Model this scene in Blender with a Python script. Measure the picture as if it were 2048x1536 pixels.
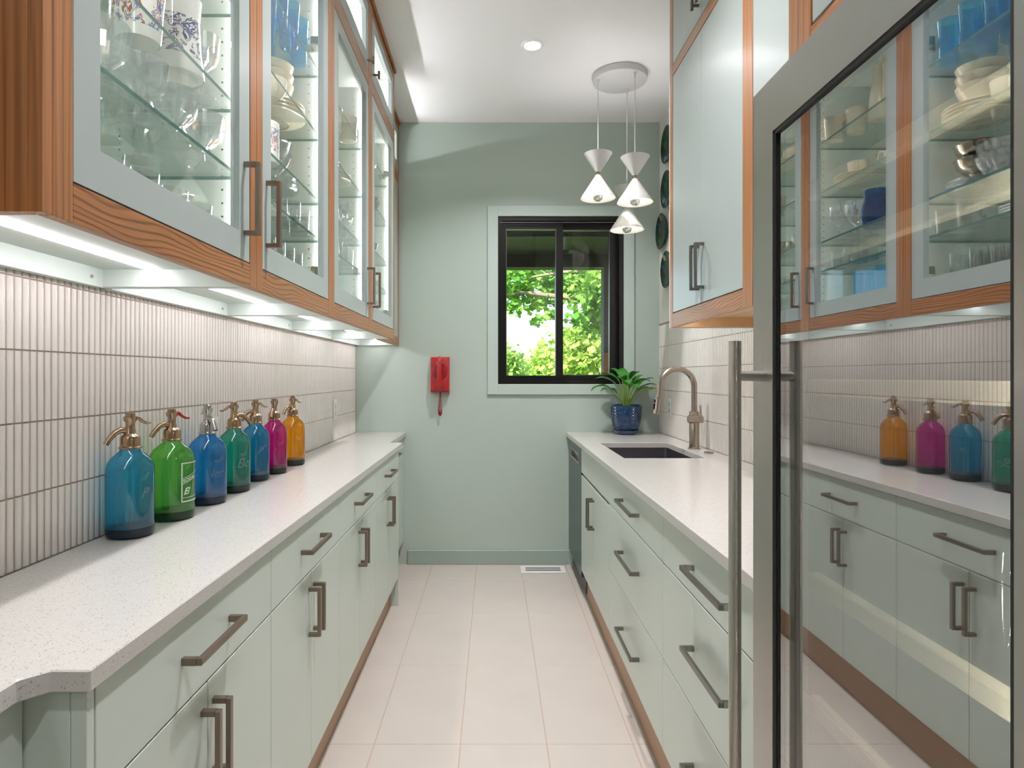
import bpy, bmesh, math, random
from mathutils import Vector, Matrix
random.seed(11)
scene = bpy.context.scene
for o in list(bpy.data.objects):
    bpy.data.objects.remove(o, do_unlink=True)
COL = scene.collection

# ------------------------------------------------------------------ camera
FPX, VX, HZ, CH = 1255.0, 988.0, 752.0, 1.307
cam_d = bpy.data.cameras.new('camera')
cam_d.sensor_width = 36.0
cam_d.lens = FPX / 2048.0 * 36.0
cam_d.shift_x = (1024.0 - VX) / 2048.0
cam_d.shift_y = -(768.0 - HZ) / 2048.0
cam_d.clip_start = 0.05
cam = bpy.data.objects.new('camera', cam_d)
COL.objects.link(cam)
cam.location = (0, 0, CH)
cam.rotation_euler = (math.radians(90), 0, 0)
scene.camera = cam

# ------------------------------------------------------------------ world, sun, exposure
scene.view_settings.view_transform = 'Standard'
scene.view_settings.look = 'None'
scene.view_settings.exposure = 1.15
scene.view_settings.gamma = 1.0
scene.view_settings.use_curve_mapping = False
world = bpy.data.worlds.new('world')
scene.world = world
world.use_nodes = True
wn = world.node_tree
for n in list(wn.nodes):
    wn.nodes.remove(n)
sky = wn.nodes.new('ShaderNodeTexSky')
sky.sky_type = 'NISHITA'
sky.sun_disc = False
sky.sun_elevation = math.radians(48)
sky.sun_rotation = math.radians(200)
sky.air_density = 1.0
sky.dust_density = 2.0
bgn = wn.nodes.new('ShaderNodeBackground')
bgn.inputs['Strength'].default_value = 0.24
won = wn.nodes.new('ShaderNodeOutputWorld')
wn.links.new(sky.outputs[0], bgn.inputs[0])
wn.links.new(bgn.outputs[0], won.inputs[0])
sun_d = bpy.data.lights.new('sun', 'SUN')
sun_d.energy = 5.6
sun_d.angle = math.radians(0.6)
sun_d.color = (1.0, 0.95, 0.86)
sun = bpy.data.objects.new('sun', sun_d)
COL.objects.link(sun)
sun.rotation_euler = (math.radians(42), 0, math.radians(-20))
try:
    scene.cycles.transparent_max_bounces = 18
    scene.cycles.max_bounces = 6
    scene.cycles.glossy_bounces = 3
    scene.cycles.diffuse_bounces = 3
    scene.cycles.transmission_bounces = 4
    scene.cycles.sample_clamp_indirect = 4.0
except Exception:
    pass

# light levels (watts / emission strengths) kept together for tuning
DOWNLIGHT_W = 9.0
UNDER_E = 14.5
STRIP_E = 42.0
TOPSTRIP_E = 98.0
BULB_E = 8.0
UPFILL_E = 55.0  # added ceiling fill from the pendants
FRIDGE_E = 130.0

# ------------------------------------------------------------------ mesh helpers
class MB:
    def __init__(s):
        s.v = []; s.f = []; s.mi = []
    def add(s, verts, faces, mi=0):
        b = len(s.v)
        s.v.extend([tuple(p) for p in verts])
        for f in faces:
            s.f.append(tuple(i + b for i in f)); s.mi.append(mi)
        return s
    def box(s, x0, x1, y0, y1, z0, z1, c=0.0, mi=0):
        if x0 > x1: x0, x1 = x1, x0
        if y0 > y1: y0, y1 = y1, y0
        if z0 > z1: z0, z1 = z1, z0
        lo = (x0, y0, z0); hi = (x1, y1, z1)
        if c <= 0:
            vs = [(hi[0] if i & 1 else lo[0], hi[1] if i & 2 else lo[1], hi[2] if i & 4 else lo[2]) for i in range(8)]
            fs = [(0, 2, 3, 1), (4, 5, 7, 6), (0, 1, 5, 4), (2, 6, 7, 3), (0, 4, 6, 2), (1, 3, 7, 5)]
            return s.add(vs, fs, mi)
        c = min(c, (x1 - x0) * .45, (y1 - y0) * .45, (z1 - z0) * .45)
        vs = []
        for i in range(8):
            for a in range(3):
                p = []
                for k in range(3):
                    up = (i >> k) & 1
                    q = hi[k] if up else lo[k]
                    if k != a:
                        q += -c if up else c
                    p.append(q)
                vs.append(p)
        fs = []
        for a in range(3):
            b, d = [(1, 2), (2, 0), (0, 1)][a]
            for sg in (0, 1):
                base = sg << a
                cs = [base, base | (1 << b), base | (1 << b) | (1 << d), base | (1 << d)]
                q = [k * 3 + a for k in cs]
                fs.append(tuple(q if sg else q[::-1]))
        for a in range(3):            # edges parallel to axis a
            b, d = [(1, 2), (2, 0), (0, 1)][a]
            for sb in (0, 1):
                for sd in (0, 1):
                    k0 = (sb << b) | (sd << d); k1 = k0 | (1 << a)
                    q = (k0 * 3 + b, k0 * 3 + d, k1 * 3 + d, k1 * 3 + b)
                    fs.append(q if sb ^ sd else q[::-1])
        for i in range(8):
            q = (i * 3, i * 3 + 1, i * 3 + 2)
            fs.append(q)
        return s.add(vs, fs, mi)
    def lathe(s, prof, n=24, c=(0, 0, 0), mod=None, mi=0, axis='z'):
        vs = []; fs = []; m = len(prof); idx = []
        for j, (r, z) in enumerate(prof):
            if r <= 1e-6:
                idx.append([len(vs)]); vs.append((0, 0, z))
            else:
                row = []
                for i in range(n):
                    t = 2 * math.pi * i / n
                    rr = r * (mod(t, z, r) if mod else 1.0)
                    row.append(len(vs)); vs.append((rr * math.cos(t), rr * math.sin(t), z))
                idx.append(row)
        for j in range(m - 1):
            A, B = idx[j], idx[j + 1]
            for i in range(n):
                i2 = (i + 1) % n
                if len(A) == 1 and len(B) == 1: continue
                if len(A) == 1: fs.append((A[0], B[i2], B[i]))
                elif len(B) == 1: fs.append((A[i], A[i2], B[0]))
                else: fs.append((A[i], A[i2], B[i2], B[i]))
        if axis == 'y':
            vs = [(x, z, y) for x, y, z in vs]
        elif axis == 'x':
            vs = [(z, x, y) for x, y, z in vs]
        vs = [(x + c[0], y + c[1], z + c[2]) for x, y, z in vs]
        return s.add(vs, fs, mi)
    def tube(s, pts, r, n=8, caps=True, mi=0):
        pts = [Vector(p) for p in pts]; m = len(pts)
        rs = r if isinstance(r, (list, tuple)) else [r] * m
        T = []
        for i in range(m):
            a = pts[max(i - 1, 0)]; b = pts[min(i + 1, m - 1)]
            d = (b - a)
            T.append(d.normalized() if d.length > 1e-9 else Vector((0, 0, 1)))
        up = Vector((0, 0, 1)) if abs(T[0].z) < .9 else Vector((1, 0, 0))
        N = T[0].cross(up).normalized()
        vs = []; fs = []
        for i in range(m):
            if i:
                N = (N - T[i] * N.dot(T[i]))
                N = N.normalized() if N.length > 1e-9 else T[i].orthogonal().normalized()
            B = T[i].cross(N)
            for k in range(n):
                t = 2 * math.pi * k / n
                vs.append(pts[i] + (N * math.cos(t) + B * math.sin(t)) * rs[i])
        for i in range(m - 1):
            for k in range(n):
                k2 = (k + 1) % n
                fs.append((i * n + k, i * n + k2, (i + 1) * n + k2, (i + 1) * n + k))
        if caps:
            fs.append(tuple(range(n))[::-1]); fs.append(tuple((m - 1) * n + k for k in range(n)))
        return s.add(vs, fs, mi)
    def prism(s, poly, axis, a, b, mi=0):
        n = len(poly)
        def P(u, v, w):
            return {'z': (u, v, w), 'x': (w, u, v), 'y': (u, w, v)}[axis]
        vs = [P(u, v, a) for u, v in poly] + [P(u, v, b) for u, v in poly]
        fs = [tuple(range(n))[::-1], tuple(range(n, 2 * n))]
        for i in range(n):
            j = (i + 1) % n
            fs.append((i, j, n + j, n + i))
        return s.add(vs, fs, mi)
    def ring(s, ax, lo, hi, ilo, ihi, a, b, mi=0):
        """rectangular ring in the plane normal to ax ('x' or 'y'); lo/hi outer (u,v), ilo/ihi inner; a..b thickness"""
        def P(u, v, w):
            return (w, u, v) if ax == 'x' else ((u, w, v) if ax == 'y' else (u, v, w))
        O = [(lo[0], lo[1]), (hi[0], lo[1]), (hi[0], hi[1]), (lo[0], hi[1])]
        I = [(ilo[0], ilo[1]), (ihi[0], ilo[1]), (ihi[0], ihi[1]), (ilo[0], ihi[1])]
        vs = [P(u, v, a) for u, v in O] + [P(u, v, a) for u, v in I] + [P(u, v, b) for u, v in O] + [P(u, v, b) for u, v in I]
        fs = []
        for i in range(4):
            j = (i + 1) % 4
            fs += [(i, j, 4 + j, 4 + i), (8 + i, 12 + i, 12 + j, 8 + j), (i, 8 + i, 8 + j, j), (4 + i, 4 + j, 12 + j, 12 + i)]
        return s.add(vs, fs, mi)
    def xf(s, M):
        s.v = [tuple(M @ Vector(p)) for p in s.v]; return s
    def mesh(s, name, org=(0, 0, 0), smooth=False, angle=35, recalc=True):
        me = bpy.data.meshes.new(name)
        me.from_pydata([(x - org[0], y - org[1], z - org[2]) for x, y, z in s.v], [], s.f)
        if recalc:
            bm = bmesh.new(); bm.from_mesh(me)
            bmesh.ops.recalc_face_normals(bm, faces=bm.faces)
            bm.to_mesh(me); bm.free()
        if any(s.mi):
            me.polygons.foreach_set('material_index', s.mi)
        if smooth:
            me.polygons.foreach_set('use_smooth', [True] * len(me.polygons))
            me.set_sharp_from_angle(angle=math.radians(angle))
        me.update()
        return me

ORG = {}
def setp(o, label=None, cat=None, group=None, kind=None):
    if label: o['label'] = label
    if cat: o['category'] = cat
    if group: o['group'] = group
    if kind: o['kind'] = kind
    return o
def root(name, label, cat, loc, group=None, kind=None, rotz=0.0):
    o = bpy.data.objects.new(name, None)
    o.empty_display_size = .05
    COL.objects.link(o); o.location = loc; o.rotation_euler = (0, 0, rotz)
    ORG[o] = tuple(loc)
    return setp(o, label, cat, group, kind)
def mats(me, mat):
    for m in (mat if isinstance(mat, (list, tuple)) else [mat]):
        me.materials.append(m)
def part(name, mb, mat, parent, smooth=False, angle=35, label=None, kind=None, recalc=True):
    """mb is in world coordinates; the child is stored relative to its thing's origin"""
    org = ORG[parent]
    me = mb.mesh(name, org, smooth, angle, recalc); mats(me, mat)
    o = bpy.data.objects.new(name, me); COL.objects.link(o); o.parent = parent
    ORG[o] = org
    if label: o['label'] = label
    if kind: o['kind'] = kind
    return o
def solo(name, mb, mat, label, cat, loc, group=None, kind=None, smooth=False, angle=35, recalc=True):
    me = mb.mesh(name, loc, smooth, angle, recalc); mats(me, mat)
    o = bpy.data.objects.new(name, me); COL.objects.link(o); o.location = loc
    ORG[o] = tuple(loc)
    return setp(o, label, cat, group, kind)
def inst(name, me, loc, rotz=0, parent=None, label=None, cat=None, group=None):
    o = bpy.data.objects.new(name, me); COL.objects.link(o)
    o.location = loc; o.rotation_euler = (0, 0, rotz)
    if parent: o.parent = parent
    return setp(o, label, cat, group)

# ------------------------------------------------------------------ materials
def lin(h):
    h = h.lstrip('#'); c = [int(h[i:i + 2], 16) / 255 for i in (0, 2, 4)]
    return tuple(x / 12.92 if x <= .04045 else ((x + .055) / 1.055) ** 2.4 for x in c) + (1.0,)
def newmat(name):
    m = bpy.data.materials.new(name); m.use_nodes = True
    nt = m.node_tree
    for n in list(nt.nodes): nt.nodes.remove(n)
    out = nt.nodes.new('ShaderNodeOutputMaterial')
    return m, nt, out
def N(nt, t, **kw):
    n = nt.nodes.new(t)
    for k, v in kw.items():
        if k in n.inputs: n.inputs[k].default_value = v
        else: setattr(n, k, v)
    return n
def pbr(name, col, rough=.5, metal=0.0, coat=0.0, noise=0.0, nscale=6.0, bump=0.0, bscale=200.0, spec=.5, stretch=(1, 1, 1)):
    m, nt, out = newmat(name)
    p = N(nt, 'ShaderNodeBsdfPrincipled')
    c = lin(col) if isinstance(col, str) else col
    p.inputs['Base Color'].default_value = c
    p.inputs['Roughness'].default_value = rough
    p.inputs['Metallic'].default_value = metal
    p.inputs['Coat Weight'].default_value = coat
    p.inputs['Coat Roughness'].default_value = .08
    p.inputs['Specular IOR Level'].default_value = spec
    tc = N(nt, 'ShaderNodeTexCoord')
    mp = N(nt, 'ShaderNodeMapping'); mp.inputs['Scale'].default_value = stretch
    nt.links.new(tc.outputs['Object'], mp.inputs[0])
    if noise > 0:
        nz = N(nt, 'ShaderNodeTexNoise'); nz.inputs['Scale'].default_value = nscale; nz.inputs['Detail'].default_value = 4
        nt.links.new(mp.outputs[0], nz.inputs[0])
        mr = N(nt, 'ShaderNodeMapRange'); mr.inputs[1].default_value = .25; mr.inputs[2].default_value = .75
        mr.inputs[3].default_value = 1 - noise; mr.inputs[4].default_value = 1 + noise
        nt.links.new(nz.outputs[0], mr.inputs[0])
        mx = N(nt, 'ShaderNodeMix', data_type='RGBA', blend_type='MULTIPLY')
        mx.inputs[0].default_value = 1.0; mx.inputs[6].default_value = c
        nt.links.new(mr.outputs[0], mx.inputs[7]); nt.links.new(mx.outputs[2], p.inputs['Base Color'])
    if bump > 0:
        nb = N(nt, 'ShaderNodeTexNoise'); nb.inputs['Scale'].default_value = bscale; nb.inputs['Detail'].default_value = 3
        nt.links.new(mp.outputs[0], nb.inputs[0])
        b = N(nt, 'ShaderNodeBump'); b.inputs['Strength'].default_value = bump; b.inputs['Distance'].default_value = .002
        nt.links.new(nb.outputs[0], b.inputs['Height']); nt.links.new(b.outputs[0], p.inputs['Normal'])
    nt.links.new(p.outputs[0], out.inputs[0])
    return m
def emis(name, col, e):
    m, nt, out = newmat(name)
    n = N(nt, 'ShaderNodeEmission'); n.inputs[0].default_value = lin(col); n.inputs[1].default_value = e
    nt.links.new(n.outputs[0], out.inputs[0]); return m
def thinglass(name, tint, ior=1.45, rough=.0, boost=1.0, body=0.0, bodycol=None, bump=0.0, bscale=60.0):
    """see-through glass surface: tinted transmission plus Fresnel reflection, optional faint milky body"""
    m, nt, out = newmat(name)
    t = N(nt, 'ShaderNodeBsdfTransparent'); t.inputs[0].default_value = lin(tint) if isinstance(tint, str) else tint
    g = N(nt, 'ShaderNodeBsdfGlossy'); g.inputs['Roughness'].default_value = rough
    # Schlick reflectance from |N.I|, the same on both sides of a thin wall
    geo = N(nt, 'ShaderNodeNewGeometry')
    dt = N(nt, 'ShaderNodeVectorMath', operation='DOT_PRODUCT')
    nt.links.new(geo.outputs['Normal'], dt.inputs[0]); nt.links.new(geo.outputs['Incoming'], dt.inputs[1])
    ab = N(nt, 'ShaderNodeMath', operation='ABSOLUTE'); nt.links.new(dt.outputs['Value'], ab.inputs[0])
    om = N(nt, 'ShaderNodeMath', operation='SUBTRACT'); om.inputs[0].default_value = 1.0; om.use_clamp = True; nt.links.new(ab.outputs[0], om.inputs[1])
    pw = N(nt, 'ShaderNodeMath', operation='POWER'); pw.inputs[1].default_value = 5.0; nt.links.new(om.outputs[0], pw.inputs[0])
    f0 = ((ior - 1) / (ior + 1)) ** 2 * boost
    mu = N(nt, 'ShaderNodeMath', operation='MULTIPLY_ADD'); mu.inputs[1].default_value = 1 - f0; mu.inputs[2].default_value = f0; mu.use_clamp = True
    nt.links.new(pw.outputs[0], mu.inputs[0])
    mx = N(nt, 'ShaderNodeMixShader')
    nt.links.new(mu.outputs[0], mx.inputs[0])
    src = t
    if body > 0:
        d = N(nt, 'ShaderNodeBsdfTranslucent'); d.inputs[0].default_value = lin(bodycol or tint)
        d2 = N(nt, 'ShaderNodeBsdfDiffuse'); d2.inputs[0].default_value = lin(bodycol or tint)
        ad = N(nt, 'ShaderNodeMixShader'); ad.inputs[0].default_value = .5
        nt.links.new(d.outputs[0], ad.inputs[1]); nt.links.new(d2.outputs[0], ad.inputs[2])
        m2 = N(nt, 'ShaderNodeMixShader'); m2.inputs[0].default_value = body
        nt.links.new(t.outputs[0], m2.inputs[1]); nt.links.new(ad.outputs[0], m2.inputs[2]); src = m2
    if bump > 0:
        tc = N(nt, 'ShaderNodeTexCoord')
        nb = N(nt, 'ShaderNodeTexNoise'); nb.inputs['Scale'].default_value = bscale; nb.inputs['Detail'].default_value = 1
        nt.links.new(tc.outputs['Object'], nb.inputs[0])
        b = N(nt, 'ShaderNodeBump'); b.inputs['Strength'].default_value = bump; b.inputs['Distance'].default_value = .004
        nt.links.new(nb.outputs[0], b.inputs['Height'])
        nt.links.new(b.outputs[0], g.inputs['Normal']); nt.links.new(b.outputs[0], dt.inputs[0])
    nt.links.new(src.outputs[0], mx.inputs[1]); nt.links.new(g.outputs[0], mx.inputs[2])
    nt.links.new(mx.outputs[0], out.inputs[0])
    return m
def woodmat(name, axis, c1, c2, rough=.36):
    """oak: fine pores along the grain plus wavy growth-ring lines"""
    m, nt, out = newmat(name)
    p = N(nt, 'ShaderNodeBsdfPrincipled'); p.inputs['Roughness'].default_value = rough
    p.inputs['Coat Weight'].default_value = .25; p.inputs['Coat Roughness'].default_value = .25
    tc = N(nt, 'ShaderNodeTexCoord'); mp = N(nt, 'ShaderNodeMapping')
    mp.inputs['Scale'].default_value = {'x': (3, 220, 220), 'y': (220, 3, 220), 'z': (220, 220, 3)}[axis]
    nt.links.new(tc.outputs['Object'], mp.inputs[0])
    a = N(nt, 'ShaderNodeTexNoise'); a.inputs['Scale'].default_value = 1.0; a.inputs['Detail'].default_value = 3
    nt.links.new(mp.outputs[0], a.inputs[0])
    mp2 = N(nt, 'ShaderNodeMapping')
    mp2.inputs['Scale'].default_value = {'x': (3.2, 14, 14), 'y': (14, 3.2, 14), 'z': (14, 14, 1.2)}[axis]; nt.links.new(tc.outputs['Object'], mp2.inputs[0])
    b = N(nt, 'ShaderNodeTexNoise'); b.inputs['Scale'].default_value = 1.0; b.inputs['Detail'].default_value = 1.2
    nt.links.new(mp2.outputs[0], b.inputs[0])
    sx = N(nt, 'ShaderNodeSeparateXYZ'); nt.links.new(tc.outputs['Object'], sx.inputs[0])
    dt = N(nt, 'ShaderNodeVectorMath', operation='DOT_PRODUCT'); nt.links.new(tc.outputs['Object'], dt.inputs[0])
    dt.inputs[1].default_value = {'x': (0, 300, 500), 'y': (200, 0, 620), 'z': (420, 420, 0)}[axis]
    mul = N(nt, 'ShaderNodeMath', operation='MULTIPLY_ADD'); mul.inputs[1].default_value = 46.0 if axis == 'y' else 22.0
    nt.links.new(b.outputs[0], mul.inputs[0]); nt.links.new(dt.outputs['Value'], mul.inputs[2])
    sn = N(nt, 'ShaderNodeMath', operation='SINE'); nt.links.new(mul.outputs[0], sn.inputs[0])
    mr = N(nt, 'ShaderNodeMapRange'); mr.inputs[1].default_value = .2; mr.inputs[2].default_value = 1.0; mr.inputs[3].default_value = 0; mr.inputs[4].default_value = .42 if axis == 'y' else .22
    nt.links.new(sn.outputs[0], mr.inputs[0])
    ad = N(nt, 'ShaderNodeMath', operation='MULTIPLY_ADD'); ad.inputs[1].default_value = .70; ad.use_clamp = True
    nt.links.new(a.outputs[0], ad.inputs[0]); nt.links.new(mr.outputs[0], ad.inputs[2])
    rp = N(nt, 'ShaderNodeValToRGB')
    rp.color_ramp.elements[0].color = lin(c1); rp.color_ramp.elements[0].position = .22
    rp.color_ramp.elements[1].color = lin(c2); rp.color_ramp.elements[1].position = .85
    nt.links.new(ad.outputs[0], rp.inputs[0]); nt.links.new(rp.outputs[0], p.inputs['Base Color'])
    bm = N(nt, 'ShaderNodeBump'); bm.inputs['Strength'].default_value = .2; bm.inputs['Distance'].default_value = .0006
    nt.links.new(ad.outputs[0], bm.inputs['Height']); nt.links.new(bm.outputs[0], p.inputs['Normal'])
    nt.links.new(p.outputs[0], out.inputs[0]); return m
def quartzmat():
    m, nt, out = newmat('speckled_quartz')
    p = N(nt, 'ShaderNodeBsdfPrincipled'); p.inputs['Roughness'].default_value = .18; p.inputs['Specular IOR Level'].default_value = .5
    tc = N(nt, 'ShaderNodeTexCoord')
    col = None
    prev = lin('#CBC8C1')
    base = N(nt, 'ShaderNodeRGB'); base.outputs[0].default_value = prev
    cur = base.outputs[0]
    for sc, th, c, amt, off in ((140, .20, '#8F7F70', .6, 0), (200, .17, '#544940', .55, 3), (90, .17, '#B4A694', .6, 7), (240, .20, '#F0EDE8', .6, 11)):
        mp = N(nt, 'ShaderNodeMapping'); mp.inputs['Location'].default_value = (off, off * 2, off)
        nt.links.new(tc.outputs['Object'], mp.inputs[0])
        v = N(nt, 'ShaderNodeTexVoronoi'); v.inputs['Scale'].default_value = sc
        nt.links.new(mp.outputs[0], v.inputs[0])
        lt = N(nt, 'ShaderNodeMath', operation='LESS_THAN'); lt.inputs[1].default_value = th
        nt.links.new(v.outputs['Distance'], lt.inputs[0])
        sp = N(nt, 'ShaderNodeSeparateColor'); nt.links.new(v.outputs['Color'], sp.inputs[0])
        g2 = N(nt, 'ShaderNodeMath', operation='GREATER_THAN'); g2.inputs[1].default_value = .40
        nt.links.new(sp.outputs[0], g2.inputs[0])
        mm = N(nt, 'ShaderNodeMath', operation='MULTIPLY'); nt.links.new(lt.outputs[0], mm.inputs[0]); nt.links.new(g2.outputs[0], mm.inputs[1])
        m3 = N(nt, 'ShaderNodeMath', operation='MULTIPLY'); m3.inputs[1].default_value = amt; nt.links.new(mm.outputs[0], m3.inputs[0])
        mx = N(nt, 'ShaderNodeMix', data_type='RGBA'); mx.inputs[7].default_value = lin(c)
        nt.links.new(m3.outputs[0], mx.inputs[0]); nt.links.new(cur, mx.inputs[6]); cur = mx.outputs[2]
    nt.links.new(cur, p.inputs['Base Color'])
    nt.links.new(p.outputs[0], out.inputs[0]); return m
def mosaicmat():
    """dark green fused-glass plate with scattered coloured shards"""
    m, nt, out = newmat('fused_glass_plate')
    p = N(nt, 'ShaderNodeBsdfPrincipled'); p.inputs['Roughness'].default_value = .3; p.inputs['Specular IOR Level'].default_value = .35
    tc = N(nt, 'ShaderNodeTexCoord')
    v = N(nt, 'ShaderNodeTexVoronoi'); v.inputs['Scale'].default_value = 26; nt.links.new(tc.outputs['Object'], v.inputs[0])
    sp = N(nt, 'ShaderNodeSeparateColor'); nt.links.new(v.outputs['Color'], sp.inputs[0])
    rp = N(nt, 'ShaderNodeValToRGB'); cr = rp.color_ramp; cr.interpolation = 'CONSTANT'
    for i, (pos, c) in enumerate(((0, '#0F301C'), (.3, '#0A140E'), (.5, '#23602C'), (.68, '#163F2A'), (.86, '#8C988F'), (.90, '#7A3018'), (.94, '#1E4E70'), (.98, '#C8C8BC'))):
        e = cr.elements[i] if i < 2 else cr.elements.new(pos)
        e.position = pos; e.color = lin(c)
    nt.links.new(sp.outputs[0], rp.inputs[0]); nt.links.new(rp.outputs[0], p.inputs['Base Color'])
    nt.links.new(p.outputs[0], out.inputs[0]); return m
def patternmat(name, base, c1, c2, scale, z0, z1):
    """glazed ceramic with a printed motif in a band between two heights"""
    m, nt, out = newmat(name)
    p = N(nt, 'ShaderNodeBsdfPrincipled'); p.inputs['Roughness'].default_value = .12; p.inputs['Coat Weight'].default_value = .5
    tc = N(nt, 'ShaderNodeTexCoord')
    nz = N(nt, 'ShaderNodeTexNoise'); nz.inputs['Scale'].default_value = scale; nz.inputs['Detail'].default_value = 2.5; nz.inputs['Distortion'].default_value = 2.5
    nt.links.new(tc.outputs['Object'], nz.inputs[0])
    rp = N(nt, 'ShaderNodeValToRGB'); cr = rp.color_ramp; cr.interpolation = 'CONSTANT'
    cr.elements[0].position = 0; cr.elements[0].color = lin(base)
    cr.elements[1].position = .47; cr.elements[1].color = lin(c1)
    e = cr.elements.new(.52); e.color = lin(base)
    e = cr.elements.new(.56); e.color = lin(c2)
    e = cr.elements.new(.66); e.color = lin(base)
    nt.links.new(nz.outputs[0], rp.inputs[0])
    sx = N(nt, 'ShaderNodeSeparateXYZ'); nt.links.new(tc.outputs['Object'], sx.inputs[0])
    g = N(nt, 'ShaderNodeMath', operation='GREATER_THAN'); g.inputs[1].default_value = z0; nt.links.new(sx.outputs[2], g.inputs[0])
    l = N(nt, 'ShaderNodeMath', operation='LESS_THAN'); l.inputs[1].default_value = z1; nt.links.new(sx.outputs[2], l.inputs[0])
    mu = N(nt, 'ShaderNodeMath', operation='MULTIPLY'); nt.links.new(g.outputs[0], mu.inputs[0]); nt.links.new(l.outputs[0], mu.inputs[1])
    mx = N(nt, 'ShaderNodeMix', data_type='RGBA'); mx.inputs[6].default_value = lin(base)
    nt.links.new(mu.outputs[0], mx.inputs[0]); nt.links.new(rp.outputs[0], mx.inputs[7]); nt.links.new(mx.outputs[2], p.inputs['Base Color'])
    nt.links.new(p.outputs[0], out.inputs[0]); return m
def steelmat(name, col, rough, axis):
    m, nt, out = newmat(name)
    p = N(nt, 'ShaderNodeBsdfPrincipled'); p.inputs['Base Color'].default_value = lin(col); p.inputs['Metallic'].default_value = 1.0
    tc = N(nt, 'ShaderNodeTexCoord'); mp = N(nt, 'ShaderNodeMapping')
    mp.inputs['Scale'].default_value = {'x': (2, 400, 400), 'y': (400, 2, 400), 'z': (400, 400, 2)}[axis]
    nt.links.new(tc.outputs['Object'], mp.inputs[0])
    nz = N(nt, 'ShaderNodeTexNoise'); nz.inputs['Scale'].default_value = 1.0; nz.inputs['Detail'].default_value = 2
    nt.links.new(mp.outputs[0], nz.inputs[0])
    mr = N(nt, 'ShaderNodeMapRange'); mr.inputs[3].default_value = rough - .06; mr.inputs[4].default_value = rough + .08
    nt.links.new(nz.outputs[0], mr.inputs[0]); nt.links.new(mr.outputs[0], p.inputs['Roughness'])
    nt.links.new(p.outputs[0], out.inputs[0]); return m

M = {}
M['sage'] = pbr('sage_cabinet_paint', '#CCD6CB', .32, noise=.012, nscale=3)
M['sage_in'] = pbr('pale_mint_interior', '#DCE7DF', .45)
M['sage_door'] = pbr('sage_upper_door_paint', '#AEB8B4', .28)
M['carcass'] = pbr('sage_carcass', '#8FA596', .5)
M['wall'] = pbr('sage_wall_paint', '#BAC8BD', .55, noise=.015, nscale=2, bump=.05, bscale=300)
M['casing'] = pbr('pale_sage_trim', '#C2D0C8', .4)
M['basebd'] = pbr('sage_baseboard', '#A2B3A7', .45)
M['white'] = pbr('white_ceiling_paint', '#FAF8F6', .7)
M['whitewall'] = pbr('white_wall_paint', '#F0EEEA', .65)
M['tile'] = pbr('glazed_offwhite_tile', '#ECE6DE', .12, coat=.4, noise=.03, nscale=9)
M['grout'] = pbr('pink_brown_grout', '#AE9C8F', .9, noise=.1, nscale=60)
M['ftile'] = pbr('beige_porcelain_tile', '#C9C0B6', .42, noise=.035, nscale=5, bump=.03, bscale=500)
M['fgrout'] = pbr('tan_floor_grout', '#BFA692', .9)
M['quartz'] = quartzmat()
for a in 'xyz':
    M['oak_' + a] = woodmat('stained_oak_' + a, a, '#B87A48', '#70421C')
    M['steel_' + a] = steelmat('brushed_steel_' + a, '#B8B5B0', .30, a)
M['barsteel'] = pbr('satin_steel_bar', '#C9C4BC', .22, metal=1)
M['sinksteel'] = pbr('dark_satin_steel', '#7C7880', .35, metal=.9)
M['maple'] = pbr('maple_plywood', '#E3BE8E', .5, noise=.08, nscale=20, stretch=(1, .1, 1))
M['toe'] = pbr('brown_toe_kick', '#B08A6C', .4)
M['bronze'] = pbr('brown_bronze_metal', '#8F7F72', .36, metal=.85)
M['handsteel'] = pbr('dark_pewter_metal', '#7F7B76', .32, metal=.95)
M['chrome'] = pbr('chrome', '#E2E2E2', .06, metal=1)
M['nickel'] = pbr('brushed_nickel', '#B5A89C', .24, metal=1)
M['brass'] = pbr('aged_brass_pewter', '#B59A80', .2, metal=1, noise=.15, nscale=60)
M['black'] = pbr('black_window_frame', '#0B0A09', .3)
M['dark'] = pbr('dark_plastic', '#121314', .4)
M['hole'] = pbr('dark_drill_hole', '#1E211F', .9)
M['pane'] = thinglass('clear_window_glass', (.97, .985, .98, 1), 1.5)
M['doorpane'] = thinglass('clear_cabinet_glass', (.97, .985, .975, 1), 1.5, boost=1.2)
M['shelf'] = thinglass('glass_shelf_face', (.965, .985, .975, 1), 1.45)
M['shelfedge'] = pbr('green_glass_edge', '#4F7A72', .15)
M['clear'] = thinglass('clear_glassware', (.965, .975, .97, 1), 1.5, boost=2.6)
M['crystal'] = thinglass('cut_crystal', (.93, .955, .945, 1), 1.7, boost=3.6, rough=.03, body=.12, bodycol='#FFFFFF')
M['bluegl'] = thinglass('aqua_blue_glassware', (.48, .86, .97, 1), 1.5, boost=2.0, body=.08, bodycol='#3FB5E8')
M['navygl'] = thinglass('deep_blue_glassware', (.06, .32, .62, 1), 1.5, boost=1.4, body=.10, bodycol='#0E5FA8')
M['greengl'] = thinglass('green_glassware', (.35, .78, .55, 1), 1.5, boost=1.4, body=.1, bodycol='#3FA070')
M['cream'] = pbr('cream_glazed_china', '#EADFC6', .14, coat=.5)
M['porcelain'] = pbr('white_porcelain', '#F1EFEA', .12, coat=.5)
M['silver'] = pbr('polished_silver', '#CFC4B4', .16, metal=1)
M['gold'] = pbr('gold_trim', '#C9A05A', .25, metal=1)
M['bluepat'] = patternmat('blue_printed_china', '#EFECE4', '#2C3566', '#3E4C86', 26, .035, .118)
M['redpat'] = patternmat('red_blue_printed_china', '#F2EDE6', '#9C3A2C', '#5C6FA8', 22, .02, .12)
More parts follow.
